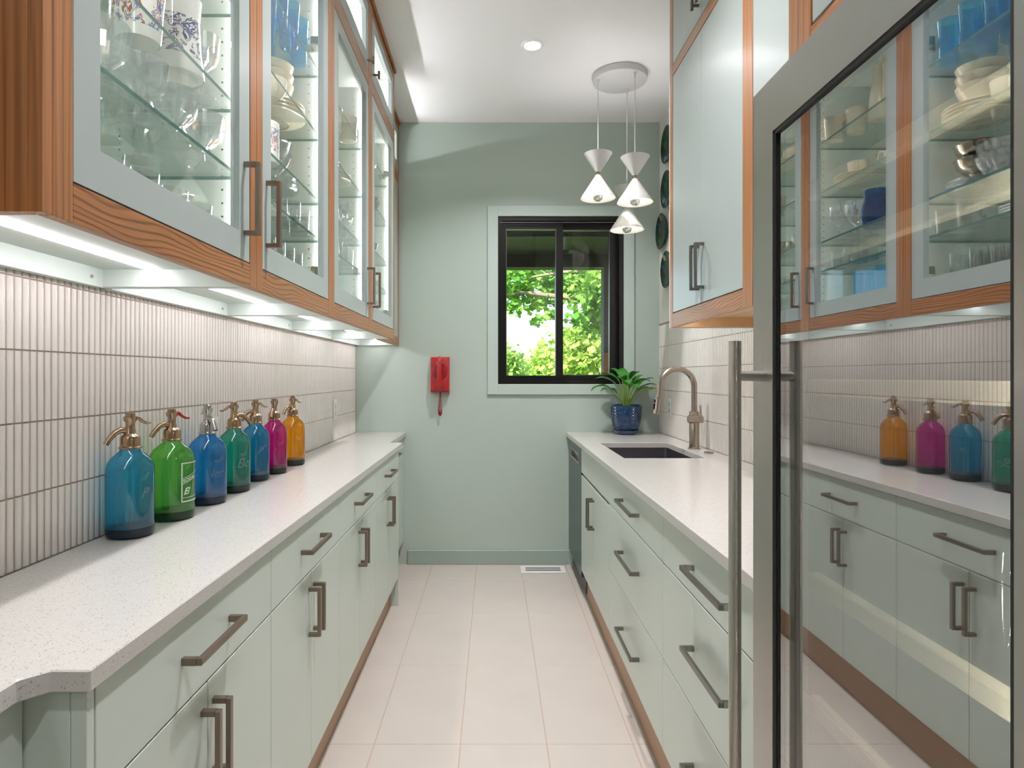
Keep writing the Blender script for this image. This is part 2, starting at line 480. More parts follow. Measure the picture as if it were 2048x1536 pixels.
M['flowerpat'] = patternmat('floral_printed_china', '#F4F1EC', '#B5573A', '#4C76B0', 34, .03, .095)
M['downlight'] = emis('downlight_lens', '#FFFCF8', 14.0)
M['under'] = emis('led_strip_warm', '#FDF8FF', UNDER_E)
M['under_r'] = emis('led_strip_right', '#FFF6F0', UNDER_E * .32)
M['strip'] = emis('led_strip_cabinet', '#FCFAFF', STRIP_E)
M['topstrip'] = emis('led_strip_top', '#FBF6FF', TOPSTRIP_E)
M['bulb'] = emis('warm_bulb_glass', '#FFF8EC', BULB_E)
M['upfill'] = emis('pendant_ceiling_fill', '#FBF4FF', UPFILL_E)  # glow of the added bulbs that lift the ceiling
M['shade'] = pbr('matte_white_shade', '#D2D1CD', .5)
M['fridgeglass'] = thinglass('coated_fridge_glass', (.93, .94, .95, 1), 2.6, boost=2.6)
M['fridgeglass2'] = thinglass('inner_fridge_glass', (.95, .95, .96, 1), 1.7, boost=.8)
M['liner'] = pbr('charcoal_fridge_liner', '#3A3B3D', .35)
M['shelftrim'] = pbr('beech_shelf_front', '#DCD3B4', .4)
M['fridgeled'] = emis('fridge_led', '#FFFAF0', FRIDGE_E)
M['dish'] = pbr('dark_green_dishwasher', '#2F4441', .3)
M['red'] = pbr('glossy_red_plastic', '#AC0610', .15, coat=.5)
M['darkred'] = pbr('red_cord_plastic', '#9C0A18', .3)
M['bluepot'] = pbr('navy_glazed_pot', '#123860', .14, coat=.6)
M['soil'] = pbr('potting_soil', '#3A2A1E', .95, noise=.3, nscale=80)
M['leaf'] = pbr('glossy_green_leaf', '#3E8B2A', .28, noise=.25, nscale=14)
M['leafy'] = pbr('yellow_green_leaf', '#B9BE3C', .3, noise=.2, nscale=14)
M['stalk'] = pbr('pale_green_stalk', '#8FB552', .45)
M['mosaic'] = mosaicmat()
M['outlet'] = pbr('white_plastic_plate', '#ECEAE6', .3)
M['grass'] = pbr('lawn', '#5E8038', .9, noise=.3, nscale=3)
M['bark'] = pbr('grey_brown_bark', '#8A7A68', .9, noise=.3, nscale=30)
M['porch'] = pbr('dark_stained_porch', '#2A211C', .6)
M['brownsiding'] = pbr('brown_wood_siding', '#8A5A36', .7)
M['etch'] = thinglass('pale_etched_lettering', (.9, .95, .97, 1), 1.4, body=.3, bodycol='#E8F6FA')
M['labelwhite'] = pbr('white_printed_label', '#E8F2E4', .5)
def leafmat(name, c1, c2):
    m, nt, out = newmat(name)
    oi = N(nt, 'ShaderNodeTexCoord'); nz = N(nt, 'ShaderNodeTexNoise'); nz.inputs['Scale'].default_value = 1.6; nz.inputs['Detail'].default_value = 3
    nt.links.new(oi.outputs['Object'], nz.inputs[0])
    rp = N(nt, 'ShaderNodeValToRGB'); rp.color_ramp.elements[0].position = .35; rp.color_ramp.elements[1].position = .65
    rp.color_ramp.elements[0].color = lin(c1); rp.color_ramp.elements[1].color = lin(c2)
    nt.links.new(nz.outputs[0], rp.inputs[0])
    d = N(nt, 'ShaderNodeBsdfDiffuse'); t = N(nt, 'ShaderNodeBsdfTranslucent'); mx = N(nt, 'ShaderNodeMixShader'); mx.inputs[0].default_value = .4
    nt.links.new(rp.outputs[0], d.inputs[0]); nt.links.new(rp.outputs[0], t.inputs[0])
    nt.links.new(d.outputs[0], mx.inputs[1]); nt.links.new(t.outputs[0], mx.inputs[2]); nt.links.new(mx.outputs[0], out.inputs[0])
    return m
M['treeA'] = leafmat('maple_foliage', '#5F9C3C', '#A6CC66')
M['treeB'] = leafmat('light_green_foliage', '#8FB848', '#C8DA80')
M['treeC'] = leafmat('mid_green_foliage', '#6F9C4C', '#AECB70')

# ------------------------------------------------------------------ room shell
WL, WR, YB, ZC = -.955, 1.143, 4.361, 3.069
YF = -1.7
ZT = .917                    # countertop height
def struct(name, mb, mat, label=None, smooth=False):
    o = solo(name, mb, mat, label, None, (0, 0, 0), kind='structure', smooth=smooth)
    return o

# floor: grout bed plus separate tiles
fl = MB().box(WL - .15, WR + .15, YF - .1, YB + .15, -.06, -.0015)
floor = struct('floor', fl, M['fgrout'], 'beige porcelain tiled floor of the narrow pantry')
tw, tl, tg = .3065, .607, .003
tile_me = MB().box(tg / 2, tw - tg / 2, tg / 2, tl - tg / 2, -.01, 0, .0012).mesh('floor_tile'); tile_me.materials.append(M['ftile'])
x = -.119 - 3 * tw
while x < WR:
    y = 2.835 - 8 * tl
    while y < YB - .02:
        if x + tw > WL and y + tl > YF:
            inst('floor_tile', tile_me, (x, y, 0), parent=floor)
        y += tl
    x += tw
# walls
struct('wall_left', MB().box(WL - .16, WL - .008, YF, YB + .15, 0, ZC), M['whitewall'], 'white left wall behind the cabinets')
struct('wall_right', MB().box(WR + .008, WR + .16, YF, YB + .15, 0, ZC), M['whitewall'], 'white right wall above the tiled splashback')
WX0, WX1, WZ0, WZ1 = .028, .900, 1.251, 2.415
bw = MB()
bw.box(WL - .16, WX0, YB, YB + .15, 0, ZC); bw.box(WX1, WR + .16, YB, YB + .15, 0, ZC)
bw.box(WX0, WX1, YB, YB + .15, 0, WZ0); bw.box(WX0, WX1, YB, YB + .15, WZ1, ZC)
struct('wall_back', bw, M['wall'], 'sage green end wall around the window')
fw = MB()
fw.box(WL - .16, -.42, YF - .12, YF, 0, ZC); fw.box(.5, WR + .16, YF - .12, YF, 0, ZC); fw.box(-.42, .5, YF - .12, YF, 2.1, ZC)
struct('wall_front', fw, M['wall'], 'sage wall behind the camera')
dr1 = root('door_1', 'sage door in the wall behind the camera', None, (.04, YF - .06, 0), kind='structure')
part('leaf', MB().box(-.418, .498, YF - .08, YF - .04, .006, 2.098, .002), M['sage'], dr1)
part('knob', MB().lathe([(0, .055), (.018, .052), (.026, .04), (.02, .028), (.009, .022), (.009, 0)], 20, (.43, YF - .04, 1.0), axis='y'), M['nickel'], dr1, smooth=True)
struct('ceiling', MB().box(WL - .16, WR + .16, YF - .12, YB + .15, ZC, ZC + .12), M['white'], 'flat white ceiling')
struct('baseboard_back', MB().box(-.60, .60, YB - .014, YB, 0, .10, .003), M['basebd'], 'sage baseboard along the end wall')

# window
win = root('window_1', 'black framed sliding window in pale sage casing', None, (.46, YB, WZ0), kind='structure')
cw = .073
for (a, b, c, d) in ((WX0 - cw, WX0, WZ0 - cw, WZ1 + cw), (WX1, WX1 + cw, WZ0 - cw, WZ1 + cw), (WX0, WX1, WZ1, WZ1 + cw), (WX0, WX1, WZ0 - cw, WZ0)):
    part('casing_board', MB().box(a, b, YB - .016, YB, c, d, .002), M['casing'], win)
part('window_frame', MB().ring('y', (WX0, WZ0), (WX1, WZ1), (WX0 + .03, WZ0 + .028), (WX1 - .03, WZ1 - .03), YB - .004, YB + .12), M['black'], win)
def sash(x0, x1, z0, z1, y, l, r, t, b):
    s_ = part('sash', MB().ring('y', (x0, z0), (x1, z1), (x0 + l, z0 + b), (x1 - r, z1 - t), y, y + .03), M['black'], win)
    part('pane', MB().box(x0 + l, x1 - r, y + .012, y + .017, z0 + b, z1 - t), M['pane'], s_)
    part('bead', MB().ring('y', (x0 + l - .004, z0 + b - .004), (x1 - r + .004, z1 - t + .004), (x0 + l, z0 + b), (x1 - r, z1 - t), y - .002, y), M['handsteel'], s_)
sash(.052, .482, WZ0 + .02, WZ1 - .025, YB + .02, .036, .052, .062, .040)
sash(.432, .882, WZ0 + .02, WZ1 - .025, YB + .062, .05, .07, .058, .045)
part('sash_rail', MB().box(.04, .89, YB - .008, YB - .004, WZ1 - .044, WZ1 - .040), M['handsteel'], win)

# ------------------------------------------------------------------ stick tile backsplashes
def stick_tile(w, h):
    g = .0034
    b = MB(); hw = (w - g) / 2; t = .0075
    prof = [(-hw, 0), (-hw, t * .62), (-hw * .72, t * .92), (0, t), (hw * .72, t * .92), (hw, t * .62), (hw, 0)]
    n = len(prof); z0, z1 = g / 2, h - g / 2; e = .0015
    vs = [(p[1], p[0], z0) for p in prof] + [(p[1], p[0], z1) for p in prof]
    fs = [(i, i + 1, n + i + 1, n + i) for i in range(n - 1)] + [tuple(range(n))[::-1], tuple(range(n, 2 * n))]
    return b.add(vs, fs)
TP, TH = .021, .1475
tl_me = stick_tile(TP, TH).mesh('stick_tile', smooth=True, angle=50); tl_me.materials.append(M['tile'])
spl = solo('backsplash_left', MB().box(WL - .008, WL - .0035, -.6, YB, ZT, 1.60), M['grout'], 'off-white vertical stick tile splashback behind the soda siphons', 'backsplash', (WL, 0, ZT))
spl['kind'] = 'structure'; del spl['category']
y0 = 1.19; ncol = 75
rest = MB(); proto = stick_tile(TP, TH)
stub = stick_tile(TP, .045)
k = -int((y0 + .5) / TP)
while y0 + (k + 1) * TP < YB:
    yc = y0 + (k + .5) * TP
    for r in range(4):
        if 0 <= k < ncol:
            o = inst('tile', tl_me, (-.008 + random.uniform(-.0003, .0003), yc, r * TH), parent=spl)
            o.rotation_euler = (0, random.uniform(-.006, .006), random.uniform(-.02, .02))
        else:
            rest.add([(v[0] + WL - .008, v[1] + yc, v[2] + ZT + r * TH) for v in proto.v], proto.f)
    rest.add([(v[0] + WL - .008, v[1] + yc, v[2] + ZT + 4 * TH) for v in stub.v], stub.f)
    k += 1
part('tile_field', rest, M['tile'], spl, smooth=True, angle=50, kind='stuff')
spr = solo('backsplash_right', MB().box(WR + .0035, WR + .008, 1.0, YB, ZT, 1.668), M['grout'], 'off-white vertical stick tile splashback behind the sink', None, (WR, 0, ZT), kind='structure')
rest = MB(); stub2 = stick_tile(TP, .016)
k = 0
while 1.0 + (k + 1) * TP < YB:
    yc = 1.0 + (k + .5) * TP
    for r in range(5):
        rest.add([(-v[0] + WR + .008, v[1] + yc, v[2] + ZT + r * TH) for v in proto.v], proto.f)
    k += 1
part('tile_field', rest, M['tile'], spr, smooth=True, angle=50, kind='stuff')

# ------------------------------------------------------------------ hardware helpers
def pull(face, axis, c, length, out, standoff=.036, t=.010, w=.013):
    """square bar pull. face=x of surface, out=+1/-1 direction away from it; axis 'y' or 'z'; c=(y,z) centre"""
    b = MB(); xa = face + out * standoff; xb = face + out * (standoff - t)
    y, z = c; h = length / 2
    if axis == 'y':
        b.box(xa, xb, y - h, y + h, z - w / 2, z + w / 2, .001)
        for s in (-1, 1):
            b.box(face, xb, y + s * h, y + s * (h - t), z - w / 2, z + w / 2)
    else:
        b.box(xa, xb, y - w / 2, y + w / 2, z - h, z + h, .001)
        for s in (-1, 1):
            b.box(face, xb, y - w / 2, y + w / 2, z + s * h, z + s * (h - t))
    return b
def tknob(face, c, out):
    y, z = c
    b = MB().box(face, face + out * .022, y - .004, y + .004, z - .004, z + .004)
    b.box(face + out * .022, face + out * .032, y - .006, y + .006, z - .018, z + .018, .001)
    return b

# ------------------------------------------------------------------ left wall cabinets
XF = -.573
ZB, ZD0, ZD1, ZS0, ZS1 = 1.516, 1.573, 2.634, 2.706, 3.004
def wall_cabinet(y0, y1, xf, shelves, handle_far, label, glass=True, side=False):
    r = root('wall_cabinet', label, 'cabinet', (-.765, (y0 + y1) / 2, ZB), 'left wall cabinets')
    xb = WL + .002; t = .018; xi = xf - .021       # carcass front
    b = MB()
    b.box(xb, xb + .006, y0, y1, ZB + .045, ZC - .002)
    b.box(xb + .006, xi, y0 + .001, y0 + t, ZB + .004, ZC - .002); b.box(xb + .006, xi, y1 - t, y1 - .001, ZB + .004, ZC - .002)
    b.box(xb + .006, xi, y0 + t, y1 - t, ZB + .045, ZD0 + .002)
    b.box(xb + .006, xi, y0 + t, y1 - t, ZD1 + .006, ZS0 - .004)
    b.box(xb + .006, xi, y0 + t, y1 - t, ZS1 + .006, ZC - .002)
    b.box(xb, xb + .02, y0 + t, y1 - t, ZB + .002, ZB + .045)
    part('carcass', b, M['sage_in'], r)
    sw = .04
    for a in (y0, y1 - sw):
        part('stile', MB().box(xf - .02, xf, a + .0006, a + sw - .0006, ZB, ZC - .001, .0008), M['oak_z'], r)
    for z0, z1 in ((ZB, ZD0 - .003), (ZD1 + .003, ZS0 - .003), (ZS1 + .003, ZC - .001)):
        part('rail', MB().box(xf - .02, xf - .0004, y0 + sw, y1 - sw, z0, z1, .0008), M['oak_y'], r)
    part('crown_strip', MB().box(xf, xf + .012, y0, y1, ZC - .022, ZC - .001, .002), M['oak_y'], r)
    if side:
        part('side_panel', MB().box(xf - .09, xf - .020, y0 - .0185, y0 - .0005, ZB, ZC - .001, .0008), M['oak_z'], r)
        part('side_stile', MB().box(xf - .0198, xf, y0 - .0185, y0 - .0005, ZB, ZC - .001, .0008), M['oak_z'], r)
    d0, d1 = y0 + sw + .002, y1 - sw - .002
    st = .058
    for (za, zb, tall) in ((ZD0, ZD1, True), (ZS0, ZS1, False)):
        if glass:
            d = part('door' if tall else 'small_door', MB().ring('x', (d0, za), (d1, zb), (d0 + st, za + .062), (d1 - st, zb - .055), xf - .021, xf - .001), M['sage_door'], r)
            part('glass_pane', MB().box(xf - .014, xf - .010, d0 + st - .002, d1 - st + .002, za + .060, zb - .053), M['doorpane'], d)
        else:
            d = part('door' if tall else 'small_door', MB().box(xf - .021, xf - .001, d0, d1, za, zb, .001), M['sage_door'], r)
        yh = (d1 - .028) if handle_far else (d0 + .028)
        if tall:
            part('handle', pull(xf - .001, 'z', (yh, 1.715), .168, 1), M['bronze'], d)
        else:
            part('knob', tknob(xf - .001, (yh, za + .032), 1), M['bronze'], d)
        if glass:
            yg = d0 if handle_far else d1; s_ = 1 if handle_far else -1
            for zz in ((za + .09, zb - .19) if tall else (za + .08,)):
                part('hinge', MB().box(xf - .085, xf - .022, yg - s_ * .012, yg + s_ * .0, zz - .012, zz + .012, .002).box(xf - .05, xf - .021, yg, yg + s_ * .05, zz - .016, zz + .016, .004), M['silver'], d)
    for z in shelves:
        b = MB().box(xb + .012, xf - .030, y0 + t + .001, y1 - t - .001, z - .008, z)
        b.mi = [0, 0, 1, 1, 1, 1]
        part('glass_shelf', b, [M['shelf'], M['shelfedge']], r, recalc=False)
    # shelf pins, drill holes, lighting
    hb = MB()
    zz = ZD0 + .05
    while zz < ZD1 - .05:
        for xx in (xf - .075, xb + .06):
            hb.lathe([(0, 0), (.0026, 0)], 8, (0, 0, 0))
            n = 9
            for q in range(len(hb.v) - n, len(hb.v)):
                v = hb.v[q]; hb.v[q] = (xx + v[0], y1 - t - .0004, zz + v[1])
        zz += .032
    part('pin_holes', hb, M['hole'], r, recalc=False, kind='stuff')
    for yy, s_ in ((y0 + t, 1), (y1 - t, -1)):
        part('light_strip', MB().box(xf - .034, xf - .026, yy + s_ * .001, yy + s_ * .007, ZD0 + .02, ZD1 - .01), M['strip'], r)
    if glass:
        for yy, s_ in ((y0 + t, 1), (y1 - t, -1)):
            part('light_strip', MB().box(xf - .034, xf - .026, yy + s_ * .001, yy + s_ * .007, ZS0 + .02, ZS1 - .02), M['topstrip'], r)
        part('light_strip', MB().box(xb + .008, xb + .020, y0 + t + .01, y1 - t - .01, ZS0 - .0036, ZS0 + .004), M['topstrip'], r)  # unseen back strip, added to throw light across the ceiling
    part('under_light', MB().box(-.815, -.803, y0 + t + .01, y1 - t - .01, ZB + .040, ZB + .0448), M['under'], r)
    for yy in (y0 + .12, y1 - .06):
        part('screw', MB().lathe([(0, .003), (.004, .003), (.005, 0)], 8, (xb + .02, yy, ZB + .022), axis='x'), M['chrome'], r)
    return r
SH_A = (1.783, 1.943, 2.170, 2.397)
SH_B = (1.781, 1.912, 2.136, 2.358)
U = [.815 + .70 * i for i in range(5)]
ordn = ['nearest the camera, holding cut crystal and patterned china', 'with aqua tumblers on its top shelf', 'with cream pitchers and blue glassware inside', 'farthest of the four deep ones, with cream china inside']
for i in range(4):
    wall_cabinet(U[i], U[i + 1] - .0005, XF, SH_A if i in (0, 3) else SH_B, i % 2 == 0, 'glazed oak-framed wall cabinet ' + ordn[i], side=(i == 0))
wall_cabinet(U[4], YB - .002, -.66, SH_A, False, 'shallow oak-framed wall cabinet set back against the sage end wall')
wall_cabinet(.05, U[0] - .020, -.66, (), True, 'shallow oak-framed wall cabinet set back beside the camera', glass=False)

# ------------------------------------------------------------------ left base cabinets
XD = -.545
def base_left(y0, y1, xd, label, single=False, ends=(False, False)):
    r = root('base_cabinet', label, 'cabinet', (-.75, (y0 + y1) / 2, 0), 'left base cabinets')
    part('carcass', MB().box(WL, xd - .021, y0, y1, .162, ZT - .031), M['carcass'], r)
    part('toe_kick', MB().box(WL, xd - .045, y0, y1, 0, .1615), M['toe'], r)
    g = .0016
    d = part('drawer', MB().box(xd - .020, xd, y0 + g, y1 - g, .727 + g, ZT - .033, .0012), M['sage'], r)
    part('handle', pull(xd, 'y', ((y0 + y1) / 2, .808), .205 if y1 - y0 < .72 and not single else .14, 1), M['bronze'], d)
    ym = (y0 + y1) / 2
    segs = ((y0, y1, y0 + .035),) if single else ((y0, ym, ym - .024), (ym, y1, ym + .024))
    for a, b, hy in segs:
        d = part('door', MB().box(xd - .020, xd, a + g, b - g, .16, .727 - g, .0012), M['sage'], r)
        part('handle', pull(xd, 'z', (hy, .612), .143, 1), M['bronze'], d)
    for e, yy in zip(ends, (y0, y1)):
        if e:
            s_ = -1 if yy == y0 else 1
            part('end_panel', MB().box(-.64, xd - .022, yy, yy + s_ * .018, 0, ZT - .031, .001), M['sage'], r)
            part('end_edge', MB().box(xd - .0215, xd, yy + s_ * .0012, yy + s_ * .018, .0, ZT - .033, .001), M['sage'], r)
    return r
bl = .677
names = ['nearest deep base cabinet under the left counter', 'second deep base cabinet from the camera under the left counter', 'third deep base cabinet from the camera under the left counter', 'farthest deep base cabinet under the left counter, before the step back']
for i in range(4):
    base_left(.857 + bl * i, .857 + bl * (i + 1), XD, 'sage two-door ' + names[i], ends=(i == 0, i == 3))
base_left(3.586, YB - .001, -.628, 'narrow shallow sage base cabinet against the end wall', single=True)
base_left(.10, .838, -.628, 'shallow sage base cabinet set back beside the camera', single=False)

# left countertop
def bevelled(mb, w):
    me = mb.mesh('tmp'); bm = bmesh.new(); bm.from_mesh(me)
    bmesh.ops.bevel(bm, geom=[e for e in bm.edges if e.calc_face_angle(0) > .5], offset=w, segments=1, affect='EDGES')
    out = MB(); out.v = [tuple(v.co) for v in bm.verts]; bm.verts.index_update()
    out.f = [tuple(v.index for v in f.verts) for f in bm.faces]; out.mi = [0] * len(out.f)
    bm.free(); bpy.data.meshes.remove(me); return out
poly = [(WL + .0005, -.5), (-.612, -.5), (-.612, .806), (-.588, .831), (-.535, .831), (-.535, 3.672), (-.612, 3.672), (-.612, YB - .001), (WL + .0005, YB - .001)]
solo('countertop', bevelled(MB().prism(poly, 'z', ZT - .030, ZT), .002), M['quartz'], 'long speckled white quartz countertop with stepped front under the glass cabinets', 'countertop', (-.75, 2.2, ZT - .03))

# ------------------------------------------------------------------ right base run
XR = .515
SX0, SX1, SY0, SY1 = .620, 1.010, 2.98, 3.67
def base_right(y0, y1, label, kind):
    r = root('base_cabinet', label, 'cabinet', (.8, (y0 + y1) / 2, 0), 'right base cabinets')
    if kind == 'sink':
        b = MB().box(XR + .021, WR, y0, y0 + .018, .165, ZT - .031).box(XR + .021, WR, y1 - .018, y1, .165, ZT - .031)
        b.box(XR + .021, WR, y0 + .018, y1 - .018, .165, .178).box(XR + .021, XR + .04, y0 + .018, y1 - .018, .178, ZT - .031).box(WR - .012, WR, y0 + .018, y1 - .018, .178, ZT - .031)
    else:
        b = MB().box(XR + .021, WR, y0, y1, .165, ZT - .031)
    part('carcass', b, M['carcass'], r)
    part('toe_kick', MB().box(XR + .035, WR, y0, y1, 0, .1615), M['toe'], r)
    g = .0016; ym = (y0 + y1) / 2
    if kind == 'sink':
        part('false_front', MB().box(XR, XR + .02, y0 + g, y1 - g, .738 + g, ZT - .033, .0012), M['sage'], r)
        for a, b, hy in ((y0, ym, ym - .026), (ym, y1, ym + .026)):
            d = part('door', MB().box(XR, XR + .02, a + g, b - g, .165, .738 - g - .012, .0012), M['sage'], r)
            part('handle', pull(XR, 'z', (hy, .59), .155, -1), M['handsteel'], d)
    else:
        for za, zb, hz in ((.738, ZT - .032, .812), (.445, .738, .604), (.165, .445, .300)):
            d = part('drawer', MB().box(XR, XR + .02, y0 + g, y1 - g, za + g, zb - g, .0012), M['sage'], r)
            part('handle', pull(XR, 'y', (ym, hz), .285, -1), M['handsteel'], d)
    return r
base_right(1.045, 1.918, 'sage three-drawer base cabinet beside the steel fridge', 'drawers')
base_right(1.918, 2.81, 'sage three-drawer base cabinet between the sink cabinet and the near drawers', 'drawers')
base_right(2.81, 3.70, 'sage double-door sink base cabinet beside the dishwasher', 'sink')
dw = root('dishwasher', 'dark green panelled dishwasher with a steel pocket handle at the end wall', 'dishwasher', (.8, 4.0, 0))
part('body', MB().box(XR + .03, WR, 3.704, 4.33, .02, ZT - .032), M['dark'], dw)
dd = part('door', MB().ring('x', (3.705, .12), (4.325, ZT - .036), (3.80, .772), (4.20, .836), XR, XR + .028), M['dish'], dw)
part('pocket_handle', MB().ring('x', (3.80, .772), (4.20, .836), (3.815, .784), (4.185, .826), XR - .002, XR + .028).box(XR + .022, XR + .028, 3.81, 4.19, .775, .832), M['steel_y'], dd)
part('kick_plate', MB().box(XR + .05, XR + .06, 3.705, 4.325, 0.0, .115), M['dark'], dw)
part('filler', MB().box(XR + .01, WR, 4.332, YB - .001, 0, ZT - .032), M['sage'], dw)

ct = MB()
X0, X1, Y0, Y1 = .502, WR - .0005, 1.045, YB - .001
def slab_with_hole(x0, x1, y0, y1, hx0, hx1, hy0, hy1, z0, z1):
    b = MB(); rr = .012
    b.ring('z', (x0, y0), (x1, y1), (hx0, hy0), (hx1, hy1), z0, z1); return b
solo('countertop', bevelled(slab_with_hole(X0, X1, Y0, Y1, SX0, SX1, SY0, SY1, ZT - .030, ZT), .002), M['quartz'], 'speckled white quartz countertop with the sink cut-out', 'countertop', (.8, 2.7, ZT - .03))
# undermount sink
sk = root('sink', 'rectangular undermount stainless sink set into the right counter', 'sink', (.815, 3.365, ZT - .25))
b = MB()
def bowl(x0, x1, y0, y1, zt, zb, rad, t):
    def rr(x0, x1, y0, y1, rad, n=5):
        p = []
        for cx, cy, a in ((x1 - rad, y1 - rad, 0), (x0 + rad, y1 - rad, 90), (x0 + rad, y0 + rad, 180), (x1 - rad, y0 + rad, 270)):
            for i in range(n + 1):
                q = math.radians(a + 90 * i / n); p.append((cx + rad * math.cos(q), cy + rad * math.sin(q)))
        return p
    loops = [[(u, v, zt) for u, v in rr(x0 - .006, x1 + .006, y0 - .006, y1 + .006, rad + .006)], [(u, v, zt) for u, v in rr(x0, x1, y0, y1, rad)],
             [(u, v, zb + .02) for u, v in rr(x0 + .004, x1 - .004, y0 + .004, y1 - .004, rad)],
             [(u, v, zb) for u, v in rr(x0 + .02, x1 - .02, y0 + .02, y1 - .02, rad)]]
    n = len(loops[0]); vs = [p for l in loops for p in l]; fs = []
    for j in range(3):
        for i in range(n):
            k = (i + 1) % n; fs.append((j * n + i, j * n + k, (j + 1) * n + k, (j + 1) * n + i))
    fs.append(tuple(3 * n + i for i in range(n)))
    return MB().add(vs, fs)
part('basin', bowl(SX0 - .004, SX1 + .004, SY0 - .004, SY1 + .004, ZT - .0302, ZT - .25, .02, .001), M['sinksteel'], sk, smooth=True)
part('drain', MB().lathe([(.045, .004), (.038, .006), (.034, .001), (0, .0005)], 24, (.86, 3.365, ZT - .25)), M['chrome'], sk, smooth=True)
# faucet
fc = root('faucet', 'brushed nickel gooseneck kitchen faucet with pull-down spray head', 'faucet', (1.072, 3.36, ZT))
fx, fy = 1.072, 3.36
part('base', MB().lathe([(0, 0), (.031, 0), (.031, .006), (.026, .009), (.026, .195), (.024, .20), (.0165, .203), (0, .203)], 28, (fx, fy, ZT)), M['nickel'], fc, smooth=True)
R_ = .092; zc_ = ZT + .335
pts = [(fx, fy, ZT + .2), (fx, fy, zc_)] + [(fx - R_ + R_ * math.cos(math.radians(a)), fy - .004 * (a / 180), zc_ + R_ * math.sin(math.radians(a))) for a in range(10, 181, 10)]
pts += [(fx - 2 * R_ - .004, fy - .006, zc_ - .04), (fx - 2 * R_ - .008, fy - .007, zc_ - .06)]
part('gooseneck', MB().tube(pts, .0155, 16), M['nickel'], fc, smooth=True)
e = pts[-1]
sh = part('spray_head', MB().tube([e, (e[0] - .004, e[1], e[2] - .02), (e[0] - .010, e[1], e[2] - .07), (e[0] - .015, e[1], e[2] - .088)], [.017, .019, .0195, .0185], 16), M['nickel'], fc, smooth=True)
part('button', MB().box(e[0] - .031, e[0] - .022, e[1] - .012, e[1] + .004, e[2] - .062, e[2] - .032, .002).box(e[0] - .027, e[0] - .019, e[1] - .012, e[1] + .004, e[2] - .027, e[2] - .010, .002), M['dark'], sh)
hb_ = part('valve', MB().tube([(fx - .036, fy - .016, ZT + .160), (fx + .040, fy - .010, ZT + .160)], .021, 20), M['nickel'], fc, smooth=True)
part('lever', MB().tube([(fx + .026, fy - .026, ZT + .155), (fx + .026, fy - .030, ZT + .185), (fx + .022, fy - .032, ZT + .235)], [.006, .005, .0035], 10), M['nickel'], hb_, smooth=True)
solo('air_switch', MB().lathe([(0, .004), (.014, .004), (.016, .008), (.022, .008), (.024, .004), (.024, 0)], 24, (1.085, 3.17, ZT)), M['nickel'], 'small round nickel push button beside the faucet', 'button', (1.085, 3.17, ZT), smooth=True)

# ------------------------------------------------------------------ right wall cabinets
XU = .767
def wall_right(y0, y1, label, split, handles, stile=.04, knobs=True, near_stile=.075):
    r = root('wall_cabinet', label, 'cabinet', (.95, (y0 + y1) / 2, ZB), 'right wall cabinets')
    b = MB()
    b.box(XU + .0215, WR, y0 + .0005, y1 - .0005, ZB + .045, ZC - .002)
    b.box(XU + .0215, WR, y0 + .001, y0 + .019, ZB + .003, ZB + .045).box(XU + .0215, WR, y1 - .019, y1 - .001, ZB + .003, ZB + .045)
    b.box(WR - .02, WR - .001, y0 + .019, y1 - .019, ZB + .003, ZB + .045)
    part('carcass', b, M['maple'], r)
    part('stile', MB().box(XU, XU + .02, y1 - stile, y1, ZB, ZC - .001, .0008), M['oak_z'], r)
    part('stile', MB().box(XU, XU + .02, y0, y0 + near_stile, ZB, ZC - .001, .0008), M['oak_z'], r)
    part('end_panel', MB().box(XU + .0005, WR, y1, y1 + .012, ZB, ZC - .001), M['whitewall'], r)
    for z0, z1 in ((ZB, ZD0 + .002), (2.597, 2.642), (ZS1 + .003, ZC - .001)):
        part('rail', MB().box(XU + .0004, XU + .02, y0 + near_stile, y1 - stile, z0, z1, .0008), M['oak_y'], r)
    ya, yb = y0 + near_stile + .002, y1 - stile - .002
    segs = [(ya, split - .001, split - .026), (split + .001, yb, split + .026)] if split else [(ya, yb, None)]
    for za, zb, tall in ((ZD0 + .006, 2.594, True), (2.645, ZS1, False)):
        for a, b_, hy in segs:
            d = part('door' if tall else 'small_door', MB().box(XU + .001, XU + .021, a, b_, za, zb, .001), M['sage_door'], r)
            if handles:
                if tall: part('handle', pull(XU + .001, 'z', (hy, 1.712), .168, -1), M['handsteel'], d)
                else: part('knob', tknob(XU + .001, (hy, za + .05), -1), M['handsteel'], d)
    part('under_light', MB().box(.83, .842, y0 + .025, y1 - .025, ZB + .040, ZB + .0448), M['under_r'], r)
    return r
wall_right(1.862, 2.735, 'flat sage two-door oak-framed wall cabinet beside the green plates', 2.325, True)
wr2 = root('wall_cabinet', 'plain sage wall cabinet between the steel fridge and the two-door cabinet', 'cabinet', (.95, 1.45, ZB), 'right wall cabinets')
part('carcass', MB().box(XU + .0215, WR, 1.05, 1.8605, ZB + .045, ZC - .002), M['maple'], wr2)
part('door', MB().box(XU + .001, XU + .021, 1.05, 1.860, ZB + .002, ZC - .002, .001), M['sage_door'], wr2)
part('under_light', MB().box(.83, .842, 1.07, 1.84, ZB + .040, ZB + .0448), M['under_r'], wr2)

